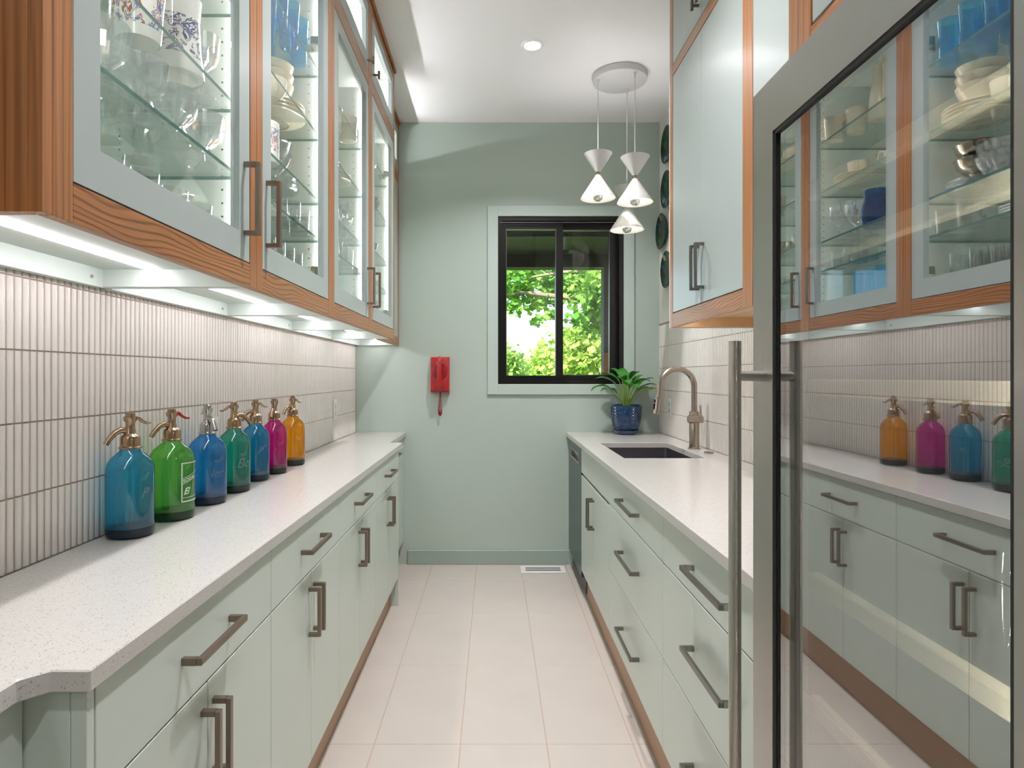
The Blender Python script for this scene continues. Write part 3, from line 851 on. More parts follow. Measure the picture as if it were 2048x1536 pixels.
# over-fridge cabinet
of = root('over_fridge_cabinet', 'oak-framed sage cabinet above the steel fridge', 'cabinet', (.8, .73, 1.78))
part('carcass', MB().box(.511, WR, .40, 1.044, 1.782, ZC - .002), M['sage_in'], of)
part('stile', MB().box(.49, .51, .972, 1.044, 1.782, ZC - .002, .0008), M['oak_z'], of)
part('stile', MB().box(.49, .51, .40, .44, 1.782, ZC - .002, .0008), M['oak_z'], of)
part('rail', MB().box(.4904, .51, .44, .972, 1.782, 1.848, .0008), M['oak_y'], of)
part('rail', MB().box(.4904, .51, .44, .972, 3.0, ZC - .002, .0008), M['oak_y'], of)
part('door', MB().box(.491, .51, .444, .968, 1.852, 2.997, .001), M['sage_door'], of)

# ------------------------------------------------------------------ glass-door fridge
XG = .43
fr = root('wine_fridge', 'tall stainless steel fridge with a dark reflective glass door and long bar handle', 'fridge', (.78, .744, 0))
FY0, FY1, FZ0, FZ1 = .447, 1.041, .10, 1.769
b = MB()
b.box(XG + .062, 1.135, FY0, FY0 + .03, .02, FZ1 - .002).box(XG + .062, 1.135, FY1 - .03, FY1, .02, FZ1 - .002)
b.box(XG + .062, 1.135, FY0 + .03, FY1 - .03, FZ1 - .045, FZ1 - .002).box(XG + .062, 1.135, FY0 + .03, FY1 - .03, .02, .14).box(1.06, 1.135, FY0 + .03, FY1 - .03, .14, FZ1 - .045)
part('body', b, M['liner'], fr)
dr = part('door', MB().ring('x', (FY0, FZ0), (FY1, FZ1), (.519, .18), (.969, 1.685), XG, XG + .055), M['steel_z'], fr)
part('glass_pane', MB().box(XG + .006, XG + .010, .517, .971, .178, 1.687), M['fridgeglass'], dr)
part('inner_pane', MB().box(XG + .036, XG + .039, .517, .971, .178, 1.687), M['fridgeglass2'], dr)
part('gasket', MB().ring('x', (.519, .18), (.969, 1.685), (.525, .186), (.963, 1.679), XG + .002, XG + .0058), M['dark'], dr)
part('door_lining', MB().ring('x', (.519, .18), (.969, 1.685), (.535, .196), (.953, 1.669), XG + .0102, XG + .035), M['dark'], dr)
hb = MB().tube([(.387, 1.008, .363), (.387, 1.008, 1.363)], .0098, 20)
part('handle', hb, M['barsteel'], dr, smooth=True)
for z in (1.307, .419):
    part('handle_post', MB().tube([(.387, 1.008, z), (XG + .001, 1.008, z)], .0085, 16), M['steel_x'], dr, smooth=True)
for z in (1.613, 1.510, 1.302, .993, .796, .45):
    s_ = part('shelf', MB().box(XG + .094, 1.05, .482, 1.006, z - .016, z - .010), M['shelf'], fr)
    part('shelf_front', MB().box(XG + .072, XG + .092, .480, 1.008, z - .025, z, .002), M['shelftrim'], s_)
part('kick_grille', MB().box(XG + .04, XG + .06, FY0, FY1, .0, .095), M['dark'], fr)
part('light_strip', MB().box(.4745, .4805, .5205, .5265, .2, 1.66), M['fridgeled'], fr)

# ------------------------------------------------------------------ ceiling lights
def downlight(x, y, label, share=1.0):
    r = root('downlight', label, 'light', (x, y, ZC), 'recessed ceiling lights')
    part('trim_ring', MB().lathe([(.042, -.002), (.044, -.006), (.058, -.004), (.062, 0), (.042, 0)], 32, (x, y, ZC)), M['white'], r, smooth=True)
    part('lens', MB().lathe([(0, -.003), (.042, -.003), (.042, -.001)], 32, (x, y, ZC)), M['downlight'], r)
    ld = bpy.data.lights.new('downlight_lamp', 'AREA'); ld.shape = 'DISK'; ld.size = .085; ld.energy = DOWNLIGHT_W * share; ld.color = (.985, .96, 1.0); ld.spread = math.radians(128)
    lo = bpy.data.objects.new('downlight_lamp', ld); COL.objects.link(lo); lo.parent = r; lo.location = (0, 0, -.012)
downlight(.205, 3.34, 'round recessed ceiling light in view before the sage end wall')
downlight(.10, 1.75, 'round recessed ceiling light above the frame, between the wall cabinets')
downlight(.10, .25, 'round recessed ceiling light above the camera', .7)

# pendant cluster
pd = root('pendant_light', 'cluster of three white hourglass pendants on a round ceiling canopy', 'pendant light', (.737, 3.673, ZC))
part('canopy', MB().lathe([(0, -.042), (.150, -.042), (.156, -.038), (.157, -.003), (.153, -.0005), (0, -.0005)], 48, (.737, 3.673, ZC)), M['shade'], pd, smooth=True)
for (px, py, zt, zw, zb) in ((.604, 3.644, 2.597, 2.484, 2.339), (.797, 3.548, 2.545, 2.432, 2.288), (.797, 3.761, 2.437, 2.326, 2.182)):
    part('cord', MB().tube([(px, py, zw + .01), (px, py, ZC - .042)], .0022, 8).lathe([(.004, -.03), (.006, -.012), (.010, 0)], 12, (px, py, ZC - .043)), M['shade'], pd, smooth=True)
    a = part('upper_shade', MB().lathe([(.012, zw + .005), (.0815, zt), (.080, zt + .0005), (.011, zw + .008)], 40, (px, py, 0)), M['shade'], pd, smooth=True, angle=60)
    part('ceiling_fill_lamp', MB().lathe([(.010, zw + .012), (.017, zw + .022), (.018, zw + .034), (.012, zw + .045), (0, zw + .049)], 20, (px, py, 0)), M['upfill'], a, smooth=True)  # hidden bulb added in the upper cone to brighten the ceiling
    part('waist_ring', MB().lathe([(.0105, zw - .009), (.0135, zw - .009), (.0135, zw - .004), (.012, zw - .003), (.012, zw + .003), (.0135, zw + .004), (.0135, zw + .008), (.0105, zw + .008)], 20, (px, py, 0)), M['brass'], pd, smooth=True)
    c = part('lower_shade', MB().lathe([(.011, zw - .008), (.1015, zb), (.100, zb - .001), (.0095, zw - .011)], 44, (px, py, 0)), M['shade'], pd, smooth=True, angle=60)
    rb = .030
    zb_ = zb + .012
    part('bulb', MB().lathe([(.013, zw - .035), (.014, zb_ + .055)] + [(rb * math.cos(math.radians(t)), zb_ + rb * math.sin(math.radians(t))) for t in (60, 40, 20, 5)], 24, (px, py, 0)), M['bulb'], c, smooth=True)
    part('mirror_cap', MB().lathe([(rb * 1.02 * math.cos(math.radians(t)), zb_ + rb * 1.02 * math.sin(math.radians(t))) for t in (6, -10, -30, -50, -70)] + [(0, zb_ - rb * 1.02)], 24, (px, py, 0)), M['chrome'], c, smooth=True)

# ------------------------------------------------------------------ wall phone
ph = root('wall_phone', 'glossy red vintage wall telephone with hanging cord', 'telephone', (-.370, YB, 1.19))
part('body', MB().prism([(YB, 1.192), (YB - .050, 1.196), (YB - .062, 1.21), (YB - .040, 1.425), (YB - .030, 1.438), (YB, 1.439)], 'x', -.434, -.306), M['red'], ph)
dl = MB().lathe([(.0, .014), (.030, .014), (.032, .012), (.050, .010), (.053, .0), (.0, 0)], 32, (0, 0, 0), axis='y')
dl.v = [(x - .372, YB - .050 - y, z + 1.335) for x, y, z in dl.v]
part('dial', dl, M['darkred'], ph, smooth=True)
hs = MB().tube([(-.372, YB - .066, 1.425), (-.372, YB - .082, 1.42), (-.372, YB - .092, 1.39), (-.372, YB - .094, 1.32), (-.371, YB - .092, 1.262), (-.370, YB - .086, 1.238), (-.370, YB - .068, 1.23)], [.018, .021, .0175, .0155, .018, .026, .028], 16)
part('handset', hs, M['red'], ph, smooth=True, angle=60)
part('hook', MB().box(-.395, -.345, YB - .075, YB - .048, 1.385, 1.397, .002), M['chrome'], ph)
cp = []
for i in range(241):
    t = i / 240; a = i * .9
    zz = 1.228 - .19 * math.sin(math.pi * min(t * 1.02, 1)) if t < .5 else 1.195 - .157 * math.sin(math.pi * t)
    xx = -.372 + .010 * math.sin(math.pi * 2 * t)
    cp.append((xx + .0055 * math.cos(a), YB - .03 - .02 * math.cos(math.pi * t) + .0055 * math.sin(a) * .6, zz + .004 * math.sin(a)))
part('coiled_cord', MB().tube(cp, .0022, 5), M['darkred'], ph, smooth=True)

# floor vent
vt = root('floor_vent', 'white slotted floor register at the foot of the end wall', 'vent', (.33, 4.23, 0))
vb = MB(); ys = (4.158, 4.190, 4.202, 4.258, 4.270, 4.303)
part('plate', MB().box(.18, .48, 4.158, 4.303, .0005, .006, .0015), M['outlet'], vt)
for y in (4.205, 4.250):
    part('slot', MB().box(.212, .448, y - .009, y + .009, .0052, .0066), M['hole'], vt)

# outlets
def outlet(x, y, z, out, label):
    r = root('outlet', label, 'outlet', (x, y, z - .06))
    part('plate', MB().box(x, x + out * .005, y - .037, y + .037, z - .061, z + .061, .0015), M['outlet'], r)
    for dz in (-.02, .02):
        s_ = part('socket', MB().box(x + out * .005, x + out * .0065, y - .017, y + .017, z + dz - .014, z + dz + .014, .0005), M['porcelain'], r)
        part('slot', MB().box(x + out * .0064, x + out * .0068, y - .008, y - .006, z + dz - .006, z + dz + .006).box(x + out * .0064, x + out * .0068, y + .006, y + .008, z + dz - .006, z + dz + .006), M['hole'], s_)
outlet(WL, 3.76, 1.105, 1, 'white wall outlet on the left tiles past the orange siphon')
outlet(WL, 2.13, 1.105, 1, 'white wall outlet half hidden behind the blue siphon with chrome head')
outlet(WR, 4.07, 1.103, -1, 'white wall outlet on the right tiles behind the faucet')

# green glass plates hung on the right wall
pm = MB().lathe([(0, .012), (.07, .013), (.105, .020), (.120, .030), (.121, .027), (.108, .014), (.07, .004), (0, .002)], 40, axis='x')
pm.v = [(-x, y, z) for x, y, z in pm.v]
pme = pm.mesh('glass_plate', smooth=True, angle=50); pme.materials.append(M['mosaic'])
for y, z, l in ((4.10, 2.82, 'topmost of the four round green fused-glass plates on the right wall'), (4.11, 2.53, 'second from top of the green fused-glass plates on the right wall'), (4.235, 2.283, 'fully visible round green fused-glass plate on the right wall'), (4.11, 2.005, 'lowest of the four green fused-glass plates on the right wall')):
    o = inst('glass_plate', pme, (WR + .008, y, z), label=l, cat='plate', group='green glass wall plates')
    o.rotation_euler = (random.uniform(0, 6), 0, 0)

# ------------------------------------------------------------------ potted plant
pt = root('potted_plant', 'leafy green plant in a textured navy pot on the right counter', 'plant', (.885, 4.20, ZT))
px, py, pz = .885, 4.20, ZT
part('saucer', MB().lathe([(0, 0), (.060, 0), (.078, .016), (.083, .030), (.080, .030), (.072, .016), (0, .012)], 40, (px, py, pz)), M['bluepot'], pt, smooth=True)
def pip(t, z, r):
    return 1.0
pot = part('pot', MB().lathe([(0, .016), (.062, .016), (.072, .028), (.090, .075), (.099, .13), (.1015, .19), (.1015, .198), (.096, .198), (.095, .17), (0, .17)], 48, (px, py, pz)), M['bluepot'], pt, smooth=True)
bb = MB(); seg = [(.0885, .072), (.0985, .13), (.1015, .19)]
def prad(z):
    P_ = [(.072, .028), (.090, .075), (.099, .13), (.1015, .19)]
    for (r0, z0), (r1, z1) in zip(P_, P_[1:]):
        if z <= z1: return r0 + (r1 - r0) * (z - z0) / (z1 - z0)
    return .1015
for j in range(15):
    z = .036 + j * .0102; n = 46
    for i in range(n):
        t = 2 * math.pi * (i + .5 * (j % 2)) / n; r = prad(z)
        ca, sa = math.cos(t), math.sin(t); h = .0052
        c0 = (px + r * ca, py + r * sa, pz + z); tip = (px + (r + .0042) * ca, py + (r + .0042) * sa, pz + z)
        vs = [tip] + [(c0[0] - sa * h * math.cos(a), c0[1] + ca * h * math.cos(a), c0[2] + h * math.sin(a)) for a in (0, math.pi / 2, math.pi, 3 * math.pi / 2)]
        bb.add(vs, [(0, 1, 2), (0, 2, 3), (0, 3, 4), (0, 4, 1)])
part('pebbled_relief', bb, M['bluepot'], pot, recalc=False, kind='stuff')
part('soil', MB().lathe([(.0945, .172), (.05, .178), (0, .18)], 24, (px, py, pz)), M['soil'], pt, smooth=True)
def leaf(az, reach, height, L, W, droop, mat, seedv):
    rn = random.Random(seedv)
    ca, sa = math.cos(az), math.sin(az)
    def pos(u, w, up=0):      # u along leaf outwards, w sideways
        return (px + ca * u - sa * w, py + sa * u + ca * w, pz + .178 + up)
    st = []
    for i in range(7):
        t = i / 6; st.append(pos(.015 + reach * t ** 1.6, 0, height * t))
    o = part('leaf', MB(), mat, pt) if False else None
    b = MB(); n = 9
    base_u, base_z = .015 + reach, height
    rows = []
    for i in range(n + 1):
        t = i / n; ang = .95 - droop * t
        if i: 
            base_u += math.cos(ang) * L / n; base_z += math.sin(ang) * L / n
        w = 1.45 * W * (math.sin(math.pi * min(1, t * .96 + .03)) ** .8) * (1 - .25 * t)
        wv = .004 * math.sin(t * 9 + seedv)
        rows.append((pos(base_u, -w, base_z + .35 * w + wv), pos(base_u, 0, base_z), pos(base_u, w, base_z + .35 * w - wv)))
    vs = [p for r in rows for p in r]; fs = []
    for i in range(n):
        for k in (0, 1):
            fs.append((i * 3 + k, i * 3 + k + 1, i * 3 + k + 4, i * 3 + k + 3))
    b.add(vs, fs)
    l = part('leaf', b, mat, pt, smooth=True, angle=80, recalc=False)
    part('stalk', MB().tube(st, [.0042, .0042, .0038, .0034, .003, .0026, .0022], 6), M['stalk'], l, smooth=True)
for i, a in enumerate(((183, .075, .11, .17, .027, 1.7, 0), (165, .05, .15, .16, .027, 1.2, 0), (205, .06, .09, .15, .024, 1.5, 0), (150, .03, .17, .15, .026, 1.0, 0), (265, .03, .15, .13, .026, 1.6, 0), (285, .035, .13, .13, .025, 1.7, 0), (240, .03, .17, .12, .025, 1.2, 0), (95, .02, .19, .13, .026, .6, 0), (60, .02, .18, .13, .025, .9, 0), (20, .06, .13, .16, .024, .9, 0), (5, .065, .11, .15, .022, 1.2, 0), (-12, .07, .08, .15, .023, 1.2, 1), (-25, .05, .10, .12, .02, 1.3, 0), (130, .02, .20, .12, .024, .7, 0), (320, .04, .15, .13, .024, 1.3, 0), (300, .02, .19, .11, .024, .8, 0), (40, .05, .15, .14, .022, .8, 0))):
    leaf(math.radians(a[0]), a[1], a[2], a[3], a[4], a[5], M['leafy'] if a[6] else M['leaf'], i)

# ------------------------------------------------------------------ soda siphons
def text_mb(body, size, shear=0.0, bold=0.0):
    cu = bpy.data.curves.new('txt', 'FONT'); cu.body = body; cu.size = size; cu.shear = shear; cu.offset = bold
    cu.resolution_u = 3; cu.extrude = 0.0
    to = bpy.data.objects.new('txt', cu); COL.objects.link(to)
    dg = bpy.context.evaluated_depsgraph_get()
    me = bpy.data.meshes.new_from_object(to.evaluated_get(dg))
    b = MB().add([tuple(v.co) for v in me.vertices], [tuple(p.vertices) for p in me.polygons])
    bpy.data.objects.remove(to, do_unlink=True); bpy.data.curves.remove(cu); bpy.data.meshes.remove(me)
    return b
def wrap(b, cx, cy, R, a0, z0):
    """bend flat lettering (u,v) onto a vertical cylinder; u grows counter-clockwise seen from above"""
    b.v = [(cx + R * math.cos(a0 + u / R), cy + R * math.sin(a0 + u / R), z0 + v) for u, v, _ in b.v]; return b
def siphonglass(name, tint, bodycol):
    """coloured bottle wall: straight and softly bent transmission, a little body colour, Fresnel gloss"""
    m = thinglass(name, tint, 1.5, boost=2.2, rough=.01, body=.16, bodycol=bodycol, bump=.05, bscale=24)
    nt = m.node_tree
    t = [n for n in nt.nodes if n.type == 'BSDF_TRANSPARENT'][0]
    r = N(nt, 'ShaderNodeBsdfRefraction'); r.inputs['Color'].default_value = tint; r.inputs['Roughness'].default_value = .22; r.inputs['IOR'].default_value = 1.13
    mx = N(nt, 'ShaderNodeMixShader'); mx.inputs[0].default_value = .45
    outs = [l.to_socket for l in t.outputs[0].links]
    for l in list(t.outputs[0].links): nt.links.remove(l)
    nt.links.new(t.outputs[0], mx.inputs[1]); nt.links.new(r.outputs[0], mx.inputs[2])
    for o in outs: nt.links.new(mx.outputs[0], o)
    return m
def siphonmat(nm, tint, body, base, basecol):
    M['sg_' + nm] = siphonglass('siphon_glass_' + nm, tint, body)
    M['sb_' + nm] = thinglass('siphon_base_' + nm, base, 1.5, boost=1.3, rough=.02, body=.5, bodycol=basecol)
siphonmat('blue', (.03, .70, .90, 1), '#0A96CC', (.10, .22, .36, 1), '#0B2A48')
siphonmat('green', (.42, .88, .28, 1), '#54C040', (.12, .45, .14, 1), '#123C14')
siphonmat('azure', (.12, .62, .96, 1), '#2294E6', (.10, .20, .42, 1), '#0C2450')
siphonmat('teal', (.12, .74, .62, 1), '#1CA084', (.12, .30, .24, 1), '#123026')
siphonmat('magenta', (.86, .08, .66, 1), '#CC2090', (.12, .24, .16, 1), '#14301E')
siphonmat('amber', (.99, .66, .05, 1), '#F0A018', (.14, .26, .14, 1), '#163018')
M['chromehead'] = pbr('worn_chrome', '#C9C6C4', .16, metal=1)
def siphon(x, y, R, nm, ang, label, head, lever=None, ribs=False, text=None, hscale=1.0, levstyle=0):
    r = root('soda_siphon', label, 'soda siphon', (x, y, ZT), 'coloured soda siphons')
    k = hscale
    def rib(t, z, rr):
        return 1.0 - (.012 * (math.cos(t * 14) * .5 + .5) if ribs and .03 < z - ZT < .155 else 0) - (.012 if (not ribs and .03 < z - ZT < .10 and nm == 'blue') else 0)
    prof = [(R * .97, .0225), (R, .027), (R, .04), (R, .10), (R, .155 * k), (R * .985, .166 * k), (R * .93, .178 * k), (R * .80, .190 * k), (R * .62, .199 * k), (R * .45, .207 * k), (.0215, .214 * k), (.020, .222 * k), (0, .222 * k)]
    body = part('glass_body', MB().lathe([(p[0], p[1] + ZT) for p in prof], 56, (x, y, 0), mod=rib), M['sg_' + nm], r, smooth=True, angle=60, recalc=False)
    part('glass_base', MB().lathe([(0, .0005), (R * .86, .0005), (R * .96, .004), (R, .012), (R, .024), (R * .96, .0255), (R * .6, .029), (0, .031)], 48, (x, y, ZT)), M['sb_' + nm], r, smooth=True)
    h0 = ZT + .213 * k
    rc = .0225
    cap = part('collar', MB().lathe([(0, 0), (rc * 1.14, 0), (rc * 1.14, .004), (rc, .006), (rc, .024), (rc * .93, .030), (rc * .6, .036), (.0125, .041), (.0105, .050), (.0105, .062), (.0145, .069), (.015, .078), (.011, .0785), (.011, .086), (0, .0865)], 28, (x, y, h0)), head, r, smooth=True)
    Rm = Matrix.Translation((x, y, h0)) @ Matrix.Rotation(ang, 4, 'Z')
    part('spout', MB().tube([(.008, 0, .043), (.020, 0, .046), (.032, 0, .040), (.044, 0, .026), (.052, 0, .012)], [.0075, .0078, .0072, .0068, .0066], 12).xf(Rm), head, cap, smooth=True, angle=60)
    lv = MB().tube([(-.008, 0, .075), (-.018, 0, .074), (-.026, 0, .066), (-.036, 0, .060), (-.046, 0, .060)], [.005, .0052, .0042, .0034, .0022], 8).xf(Rm)
    part('lever', lv, lever or head, cap, smooth=True, angle=60)
    if levstyle:
        part('lever_ring', MB().tube([(.0135 * math.cos(t) * .6, .0, .079 + .010 * math.sin(t)) for t in [i * math.pi / 6 for i in range(13)]], .003, 8).xf(Rm), head, cap, smooth=True)
    if text:
        text(r, body, x, y, R)
    return r
def etched(s, size, a0, z, shear=.35):
    def f(r, body, x, y, R):
        b = wrap(text_mb(s, size, shear), x, y, R + .0007, math.radians(a0), ZT + z)
        part('lettering', b, M['etch'], body, recalc=False)
    return f
def greenlabel(r, body, x, y, R):
    Rr = R + .0009; a0 = math.radians(-40)
    b = MB(); w, h, t = .066, .106, .0030
    def strip(u0, u1, v0, v1, n=8):
        for i in range(n):
            a, c = u0 + (u1 - u0) * i / n, u0 + (u1 - u0) * (i + 1) / n
            b.add([(a, v0, 0), (c, v0, 0), (c, v1, 0), (a, v1, 0)], [(0, 1, 2, 3)])
    strip(0, w, 0, t); strip(0, w, h - t, h); strip(0, t, t, h - t, 1); strip(w - t, w, t, h - t, 1)
    sl = .30
    def slant(v0, tt):
        n = 8
        for i in range(n):
            a, c = w * i / n, w * (i + 1) / n
            b.add([(a, v0 + a * sl, 0), (c, v0 + c * sl, 0), (c, v0 + c * sl + tt, 0), (a, v0 + a * sl + tt, 0)], [(0, 1, 2, 3)])
    slant(.047, .0014); slant(.0615, .0014)
    tx = text_mb('SODA', .0125, 0, .0003)
    tx.v = [(u * 1.15 + .004, v + .0505 + (u + .004) * sl, 0) for u, v, _ in tx.v]; b.add(tx.v, tx.f)
    tx = text_mb('El', .024, .35, .0006)
    tx.v = [(u + .006, v + .020 + u * .1, 0) for u, v, _ in tx.v]; b.add(tx.v, tx.f)
    strip(.004, w - .004, .011, .0122)
    part('printed_label', wrap(b, x, y, Rr, a0, ZT + .05), M['labelwhite'], body, recalc=False)
PI = math.pi
siphon(-.890, 1.535, .0535, 'blue', math.radians(222), 'deep blue soda siphon nearest the camera with bronze head', M['brass'], text=etched('P', .034, -36, .098))
siphon(-.884, 1.722, .0575, 'green', math.radians(222), 'bright green ribbed soda siphon with a red lever and white printed label', M['brass'], lever=M['red'], ribs=True, text=greenlabel, hscale=1.0)
siphon(-.882, 1.932, .0555, 'azure', math.radians(320), 'azure blue soda siphon with a bright chrome head', M['chromehead'], text=etched('ler', .036, -58, .085), levstyle=1)
siphon(-.880, 2.125, .052, 'teal', math.radians(20), 'teal green soda siphon with bronze head, fourth in the row', M['brass'], text=etched('Bo', .044, -60, .085), levstyle=1)
siphon(-.894, 2.352, .050, 'blue', math.radians(222), 'blue soda siphon between the teal one and the magenta one', M['brass'], text=etched('P', .030, -60, .105))
siphon(-.884, 2.525, .0495, 'magenta', math.radians(275), 'magenta pink soda siphon', M['brass'])
siphon(-.886, 2.762, .052, 'amber', math.radians(240), 'amber orange soda siphon at the far end of the row', M['brass'], levstyle=1)

# ------------------------------------------------------------------ glassware and china templates
def facet(n, a, z0=None, z1=None):
    def f(t, z, r):
        if z0 is not None and not (z0 <= z <= z1): return 1.0
        return 1 - a * abs(math.sin(n * t / 2)) 
    return f
def tmpl(name, mb, mat, angle=40):
    me = mb.mesh(name, smooth=True, angle=angle, recalc=False); mats(me, mat); return me
T = {}
T['tumbler'] = tmpl('tumbler', MB().lathe([(0, 0), (.033, 0), (.035, .004), (.041, .105), (.0398, .105), (.0335, .014), (0, .011)], 32), M['clear'])
T['short'] = tmpl('tumbler', MB().lathe([(0, 0), (.034, 0), (.036, .004), (.039, .082), (.0375, .082), (.034, .014), (0, .012)], 32, mod=facet(10, .03, 0, .05)), M['clear'])
T['tall'] = tmpl('tumbler', MB().lathe([(0, 0), (.028, 0), (.0295, .004), (.0315, .135), (.0302, .135), (.028, .014), (0, .010)], 28), M['clear'])
T['blue'] = tmpl('tumbler', MB().lathe([(0, 0), (.026, 0), (.028, .006), (.029, .05), (.031, .085), (.035, .145), (.0335, .145), (.027, .012), (0, .010)], 32, mod=lambda t, z, r: 1 + .035 * math.sin(z * 190 + t * 2)), M['bluegl'])
T['bluetall'] = tmpl('tumbler', MB().lathe([(0, 0), (.024, 0), (.026, .006), (.029, .178), (.0275, .178), (.0235, .012), (0, .010)], 28), M['bluegl'])
T['goblet'] = tmpl('goblet', MB().lathe([(0, 0), (.033, .001), (.033, .003), (.012, .008), (.005, .016), (.0045, .045), (.008, .053), (.0045, .060), (.010, .066), (.030, .082), (.038, .105), (.040, .145), (.0388, .145), (.0365, .106), (.028, .085), (0, .072)], 32, mod=facet(16, .11, .062, .112)), M['crystal'], angle=8)
T['wine'] = tmpl('goblet', MB().lathe([(0, 0), (.034, .001), (.034, .003), (.006, .009), (.0038, .02), (.0038, .075), (.009, .083), (.030, .100), (.037, .125), (.033, .165), (.0318, .165), (.0355, .125), (.029, .103), (0, .088)], 32), M['clear'])
T['coupe'] = tmpl('coupe', MB().lathe([(0, 0), (.034, .001), (.034, .004), (.010, .010), (.008, .030), (.022, .040), (.044, .062), (.050, .085), (.0515, .112), (.0500, .112), (.0485, .086), (.042, .064), (0, .044)], 36, mod=facet(20, .11, .038, .086)), M['crystal'], angle=8)
T['cbowl'] = tmpl('crystal_bowl', MB().lathe([(0, 0), (.040, 0), (.042, .006), (.060, .020), (.078, .050), (.084, .075), (.080, .075), (.074, .052), (.056, .026), (0, .012)], 48, mod=facet(20, .12, .004, .09)), M['crystal'], angle=8)
T['csmall'] = tmpl('crystal_dish', MB().lathe([(0, 0), (.022, 0), (.026, .004), (.042, .020), (.052, .040), (.050, .040), (.039, .022), (0, .008)], 36, mod=facet(16, .12)), M['crystal'], angle=8)
T['saucer'] = tmpl('saucer', MB().lathe([(0, .003), (.030, .003), (.032, 0), (.036, 0), (.038, .004), (.062, .012), (.074, .020), (.0735, .022), (.060, .015), (.036, .008), (0, .007)], 40), M['cream'])
T['plate'] = tmpl('plate', MB().lathe([(0, .003), (.052, .003), (.054, 0), (.058, 0), (.060, .004), (.085, .010), (.108, .020), (.1075, .022), (.084, .014), (.058, .008), (0, .007)], 44), M['cream'])
T['wplate'] = tmpl('plate', MB().lathe([(0, .003), (.048, .003), (.050, 0), (.054, 0), (.056, .004), (.080, .008), (.100, .014), (.0995, .017), (.080, .012), (.054, .007), (0, .006)], 44), M['porcelain'])
T['glassplate'] = tmpl('plate', MB().lathe([(0, 0), (.050, 0), (.056, .004), (.085, .010), (.092, .016), (.0905, .017), (.084, .012), (.054, .006), (0, .003)], 44, mod=facet(30, .02)), M['crystal'], angle=8)
def loop_handle(b, r0, z0, z1, out, t=.004, ang=0.0):
    pts = []
    for i in range(9):
        a = -PI / 2 + PI * i / 8
        pts.append(((r0 - .002 + out * math.cos(a)) * 1.0, 0, (z0 + z1) / 2 + (z1 - z0) / 2 * math.sin(a)))
    c, s = math.cos(ang), math.sin(ang)
    pts = [(x * c, x * s, z) for x, y, z in pts]
    return b.tube(pts, t, 8)
T['bowlc'] = tmpl('bowl', MB().lathe([(0, .004), (.034, .004), (.036, 0), (.040, 0), (.042, .006), (.062, .026), (.072, .055), (.0705, .056), (.060, .030), (.040, .012), (0, .009)], 40), M['cream'])
T['cup'] = tmpl('cup', loop_handle(MB().lathe([(0, .003), (.022, .003), (.024, 0), (.027, .002), (.038, .022), (.043, .058), (.0415, .058), (.036, .024), (0, .010)], 36), .040, .016, .050, .024, .0036, -1.0), M['cream'])
T['mugc'] = tmpl('mug', loop_handle(MB().lathe([(0, .003), (.034, .003), (.036, 0), (.038, .004), (.037, .02), (.039, .06), (.043, .105), (.041, .106), (.037, .06), (.034, .012), (0, .009)], 36), .039, .025, .085, .030, .0045, 1.0), M['cream'])
T['pitcher'] = tmpl('pitcher', loop_handle(MB().lathe([(0, .003), (.052, .003), (.055, 0), (.056, .004), (.050, .05), (.046, .12), (.050, .165), (.0485, .166), (.044, .12), (.047, .05), (0, .01)], 44), .049, .03, .15, .038, .006, 2.2), M['bluepat'])
T['redcup'] = tmpl('mug', loop_handle(MB().lathe([(0, .003), (.036, .003), (.038, 0), (.040, .005), (.044, .06), (.050, .12), (.0485, .121), (.042, .06), (0, .01)], 40), .045, .03, .10, .032, .0045, 2.2), M['redpat'])
T['flower'] = tmpl('mug', loop_handle(MB().lathe([(0, .003), (.036, .003), (.038, 0), (.040, .004), (.040, .115), (.0385, .115), (.038, .012), (0, .009)], 40), .040, .03, .09, .03, .0045, 2.6), M['flowerpat'])
T['silver'] = tmpl('silver_bowl', MB().lathe([(0, .002), (.030, .002), (.034, 0), (.036, .004), (.024, .012), (.040, .022), (.060, .045), (.066, .068), (.069, .070), (.066, .072), (.058, .047), (0, .024)], 44), M['silver'])
T['creamer'] = tmpl('silver_creamer', loop_handle(MB().lathe([(0, 0), (.028, 0), (.030, .004), (.020, .012), (.034, .030), (.040, .055), (.034, .080), (.040, .098), (.0385, .098), (.032, .080), (0, .03)], 36), .037, .03, .085, .03, .004, -.7), M['silver'])
# tall slender china coffee pot
cpm = MB().lathe([(0, .003), (.048, .003), (.050, 0), (.053, .006), (.056, .05), (.048, .13), (.036, .21), (.032, .25), (.036, .262), (.024, .274), (.010, .282), (.012, .292), (.008, .300), (0, .302)], 40)
cpm.tube([(.046, 0, .10), (.075, 0, .15), (.082, 0, .20), (.100, 0, .245)], [.014, .010, .008, .006], 12)
cpm.tube([(-.038, 0, .225), (-.075, 0, .235), (-.090, 0, .17), (-.075, 0, .09), (-.050, 0, .07)], .0055, 8)
T['coffeepot'] = tmpl('coffee_pot', cpm, M['cream'])
tp = MB().lathe([(0, .003), (.040, .003), (.042, 0), (.046, .004), (.066, .035), (.066, .06), (.045, .085), (.030, .092), (.034, .097), (.010, .112), (.012, .122), (0, .126)], 40)
tp.tube([(.055, 0, .045), (.085, 0, .065), (.095, 0, .095)], [.014, .009, .006], 10)
tp.tube([(-.055, 0, .075), (-.092, 0, .085), (-.100, 0, .055), (-.062, 0, .025)], .005, 8)
T['teapot'] = tmpl('teapot', tp, M['cream'])
jug = lambda m: tmpl('jug', loop_handle(MB().lathe([(0, 0), (.040, 0), (.044, .005), (.056, .05), (.050, .10), (.040, .13), (.046, .155), (.0445, .155), (.038, .13), (.047, .10), (.052, .05), (0, .012)], 40), .048, .04, .135, .034, .0055, -1.2), m)
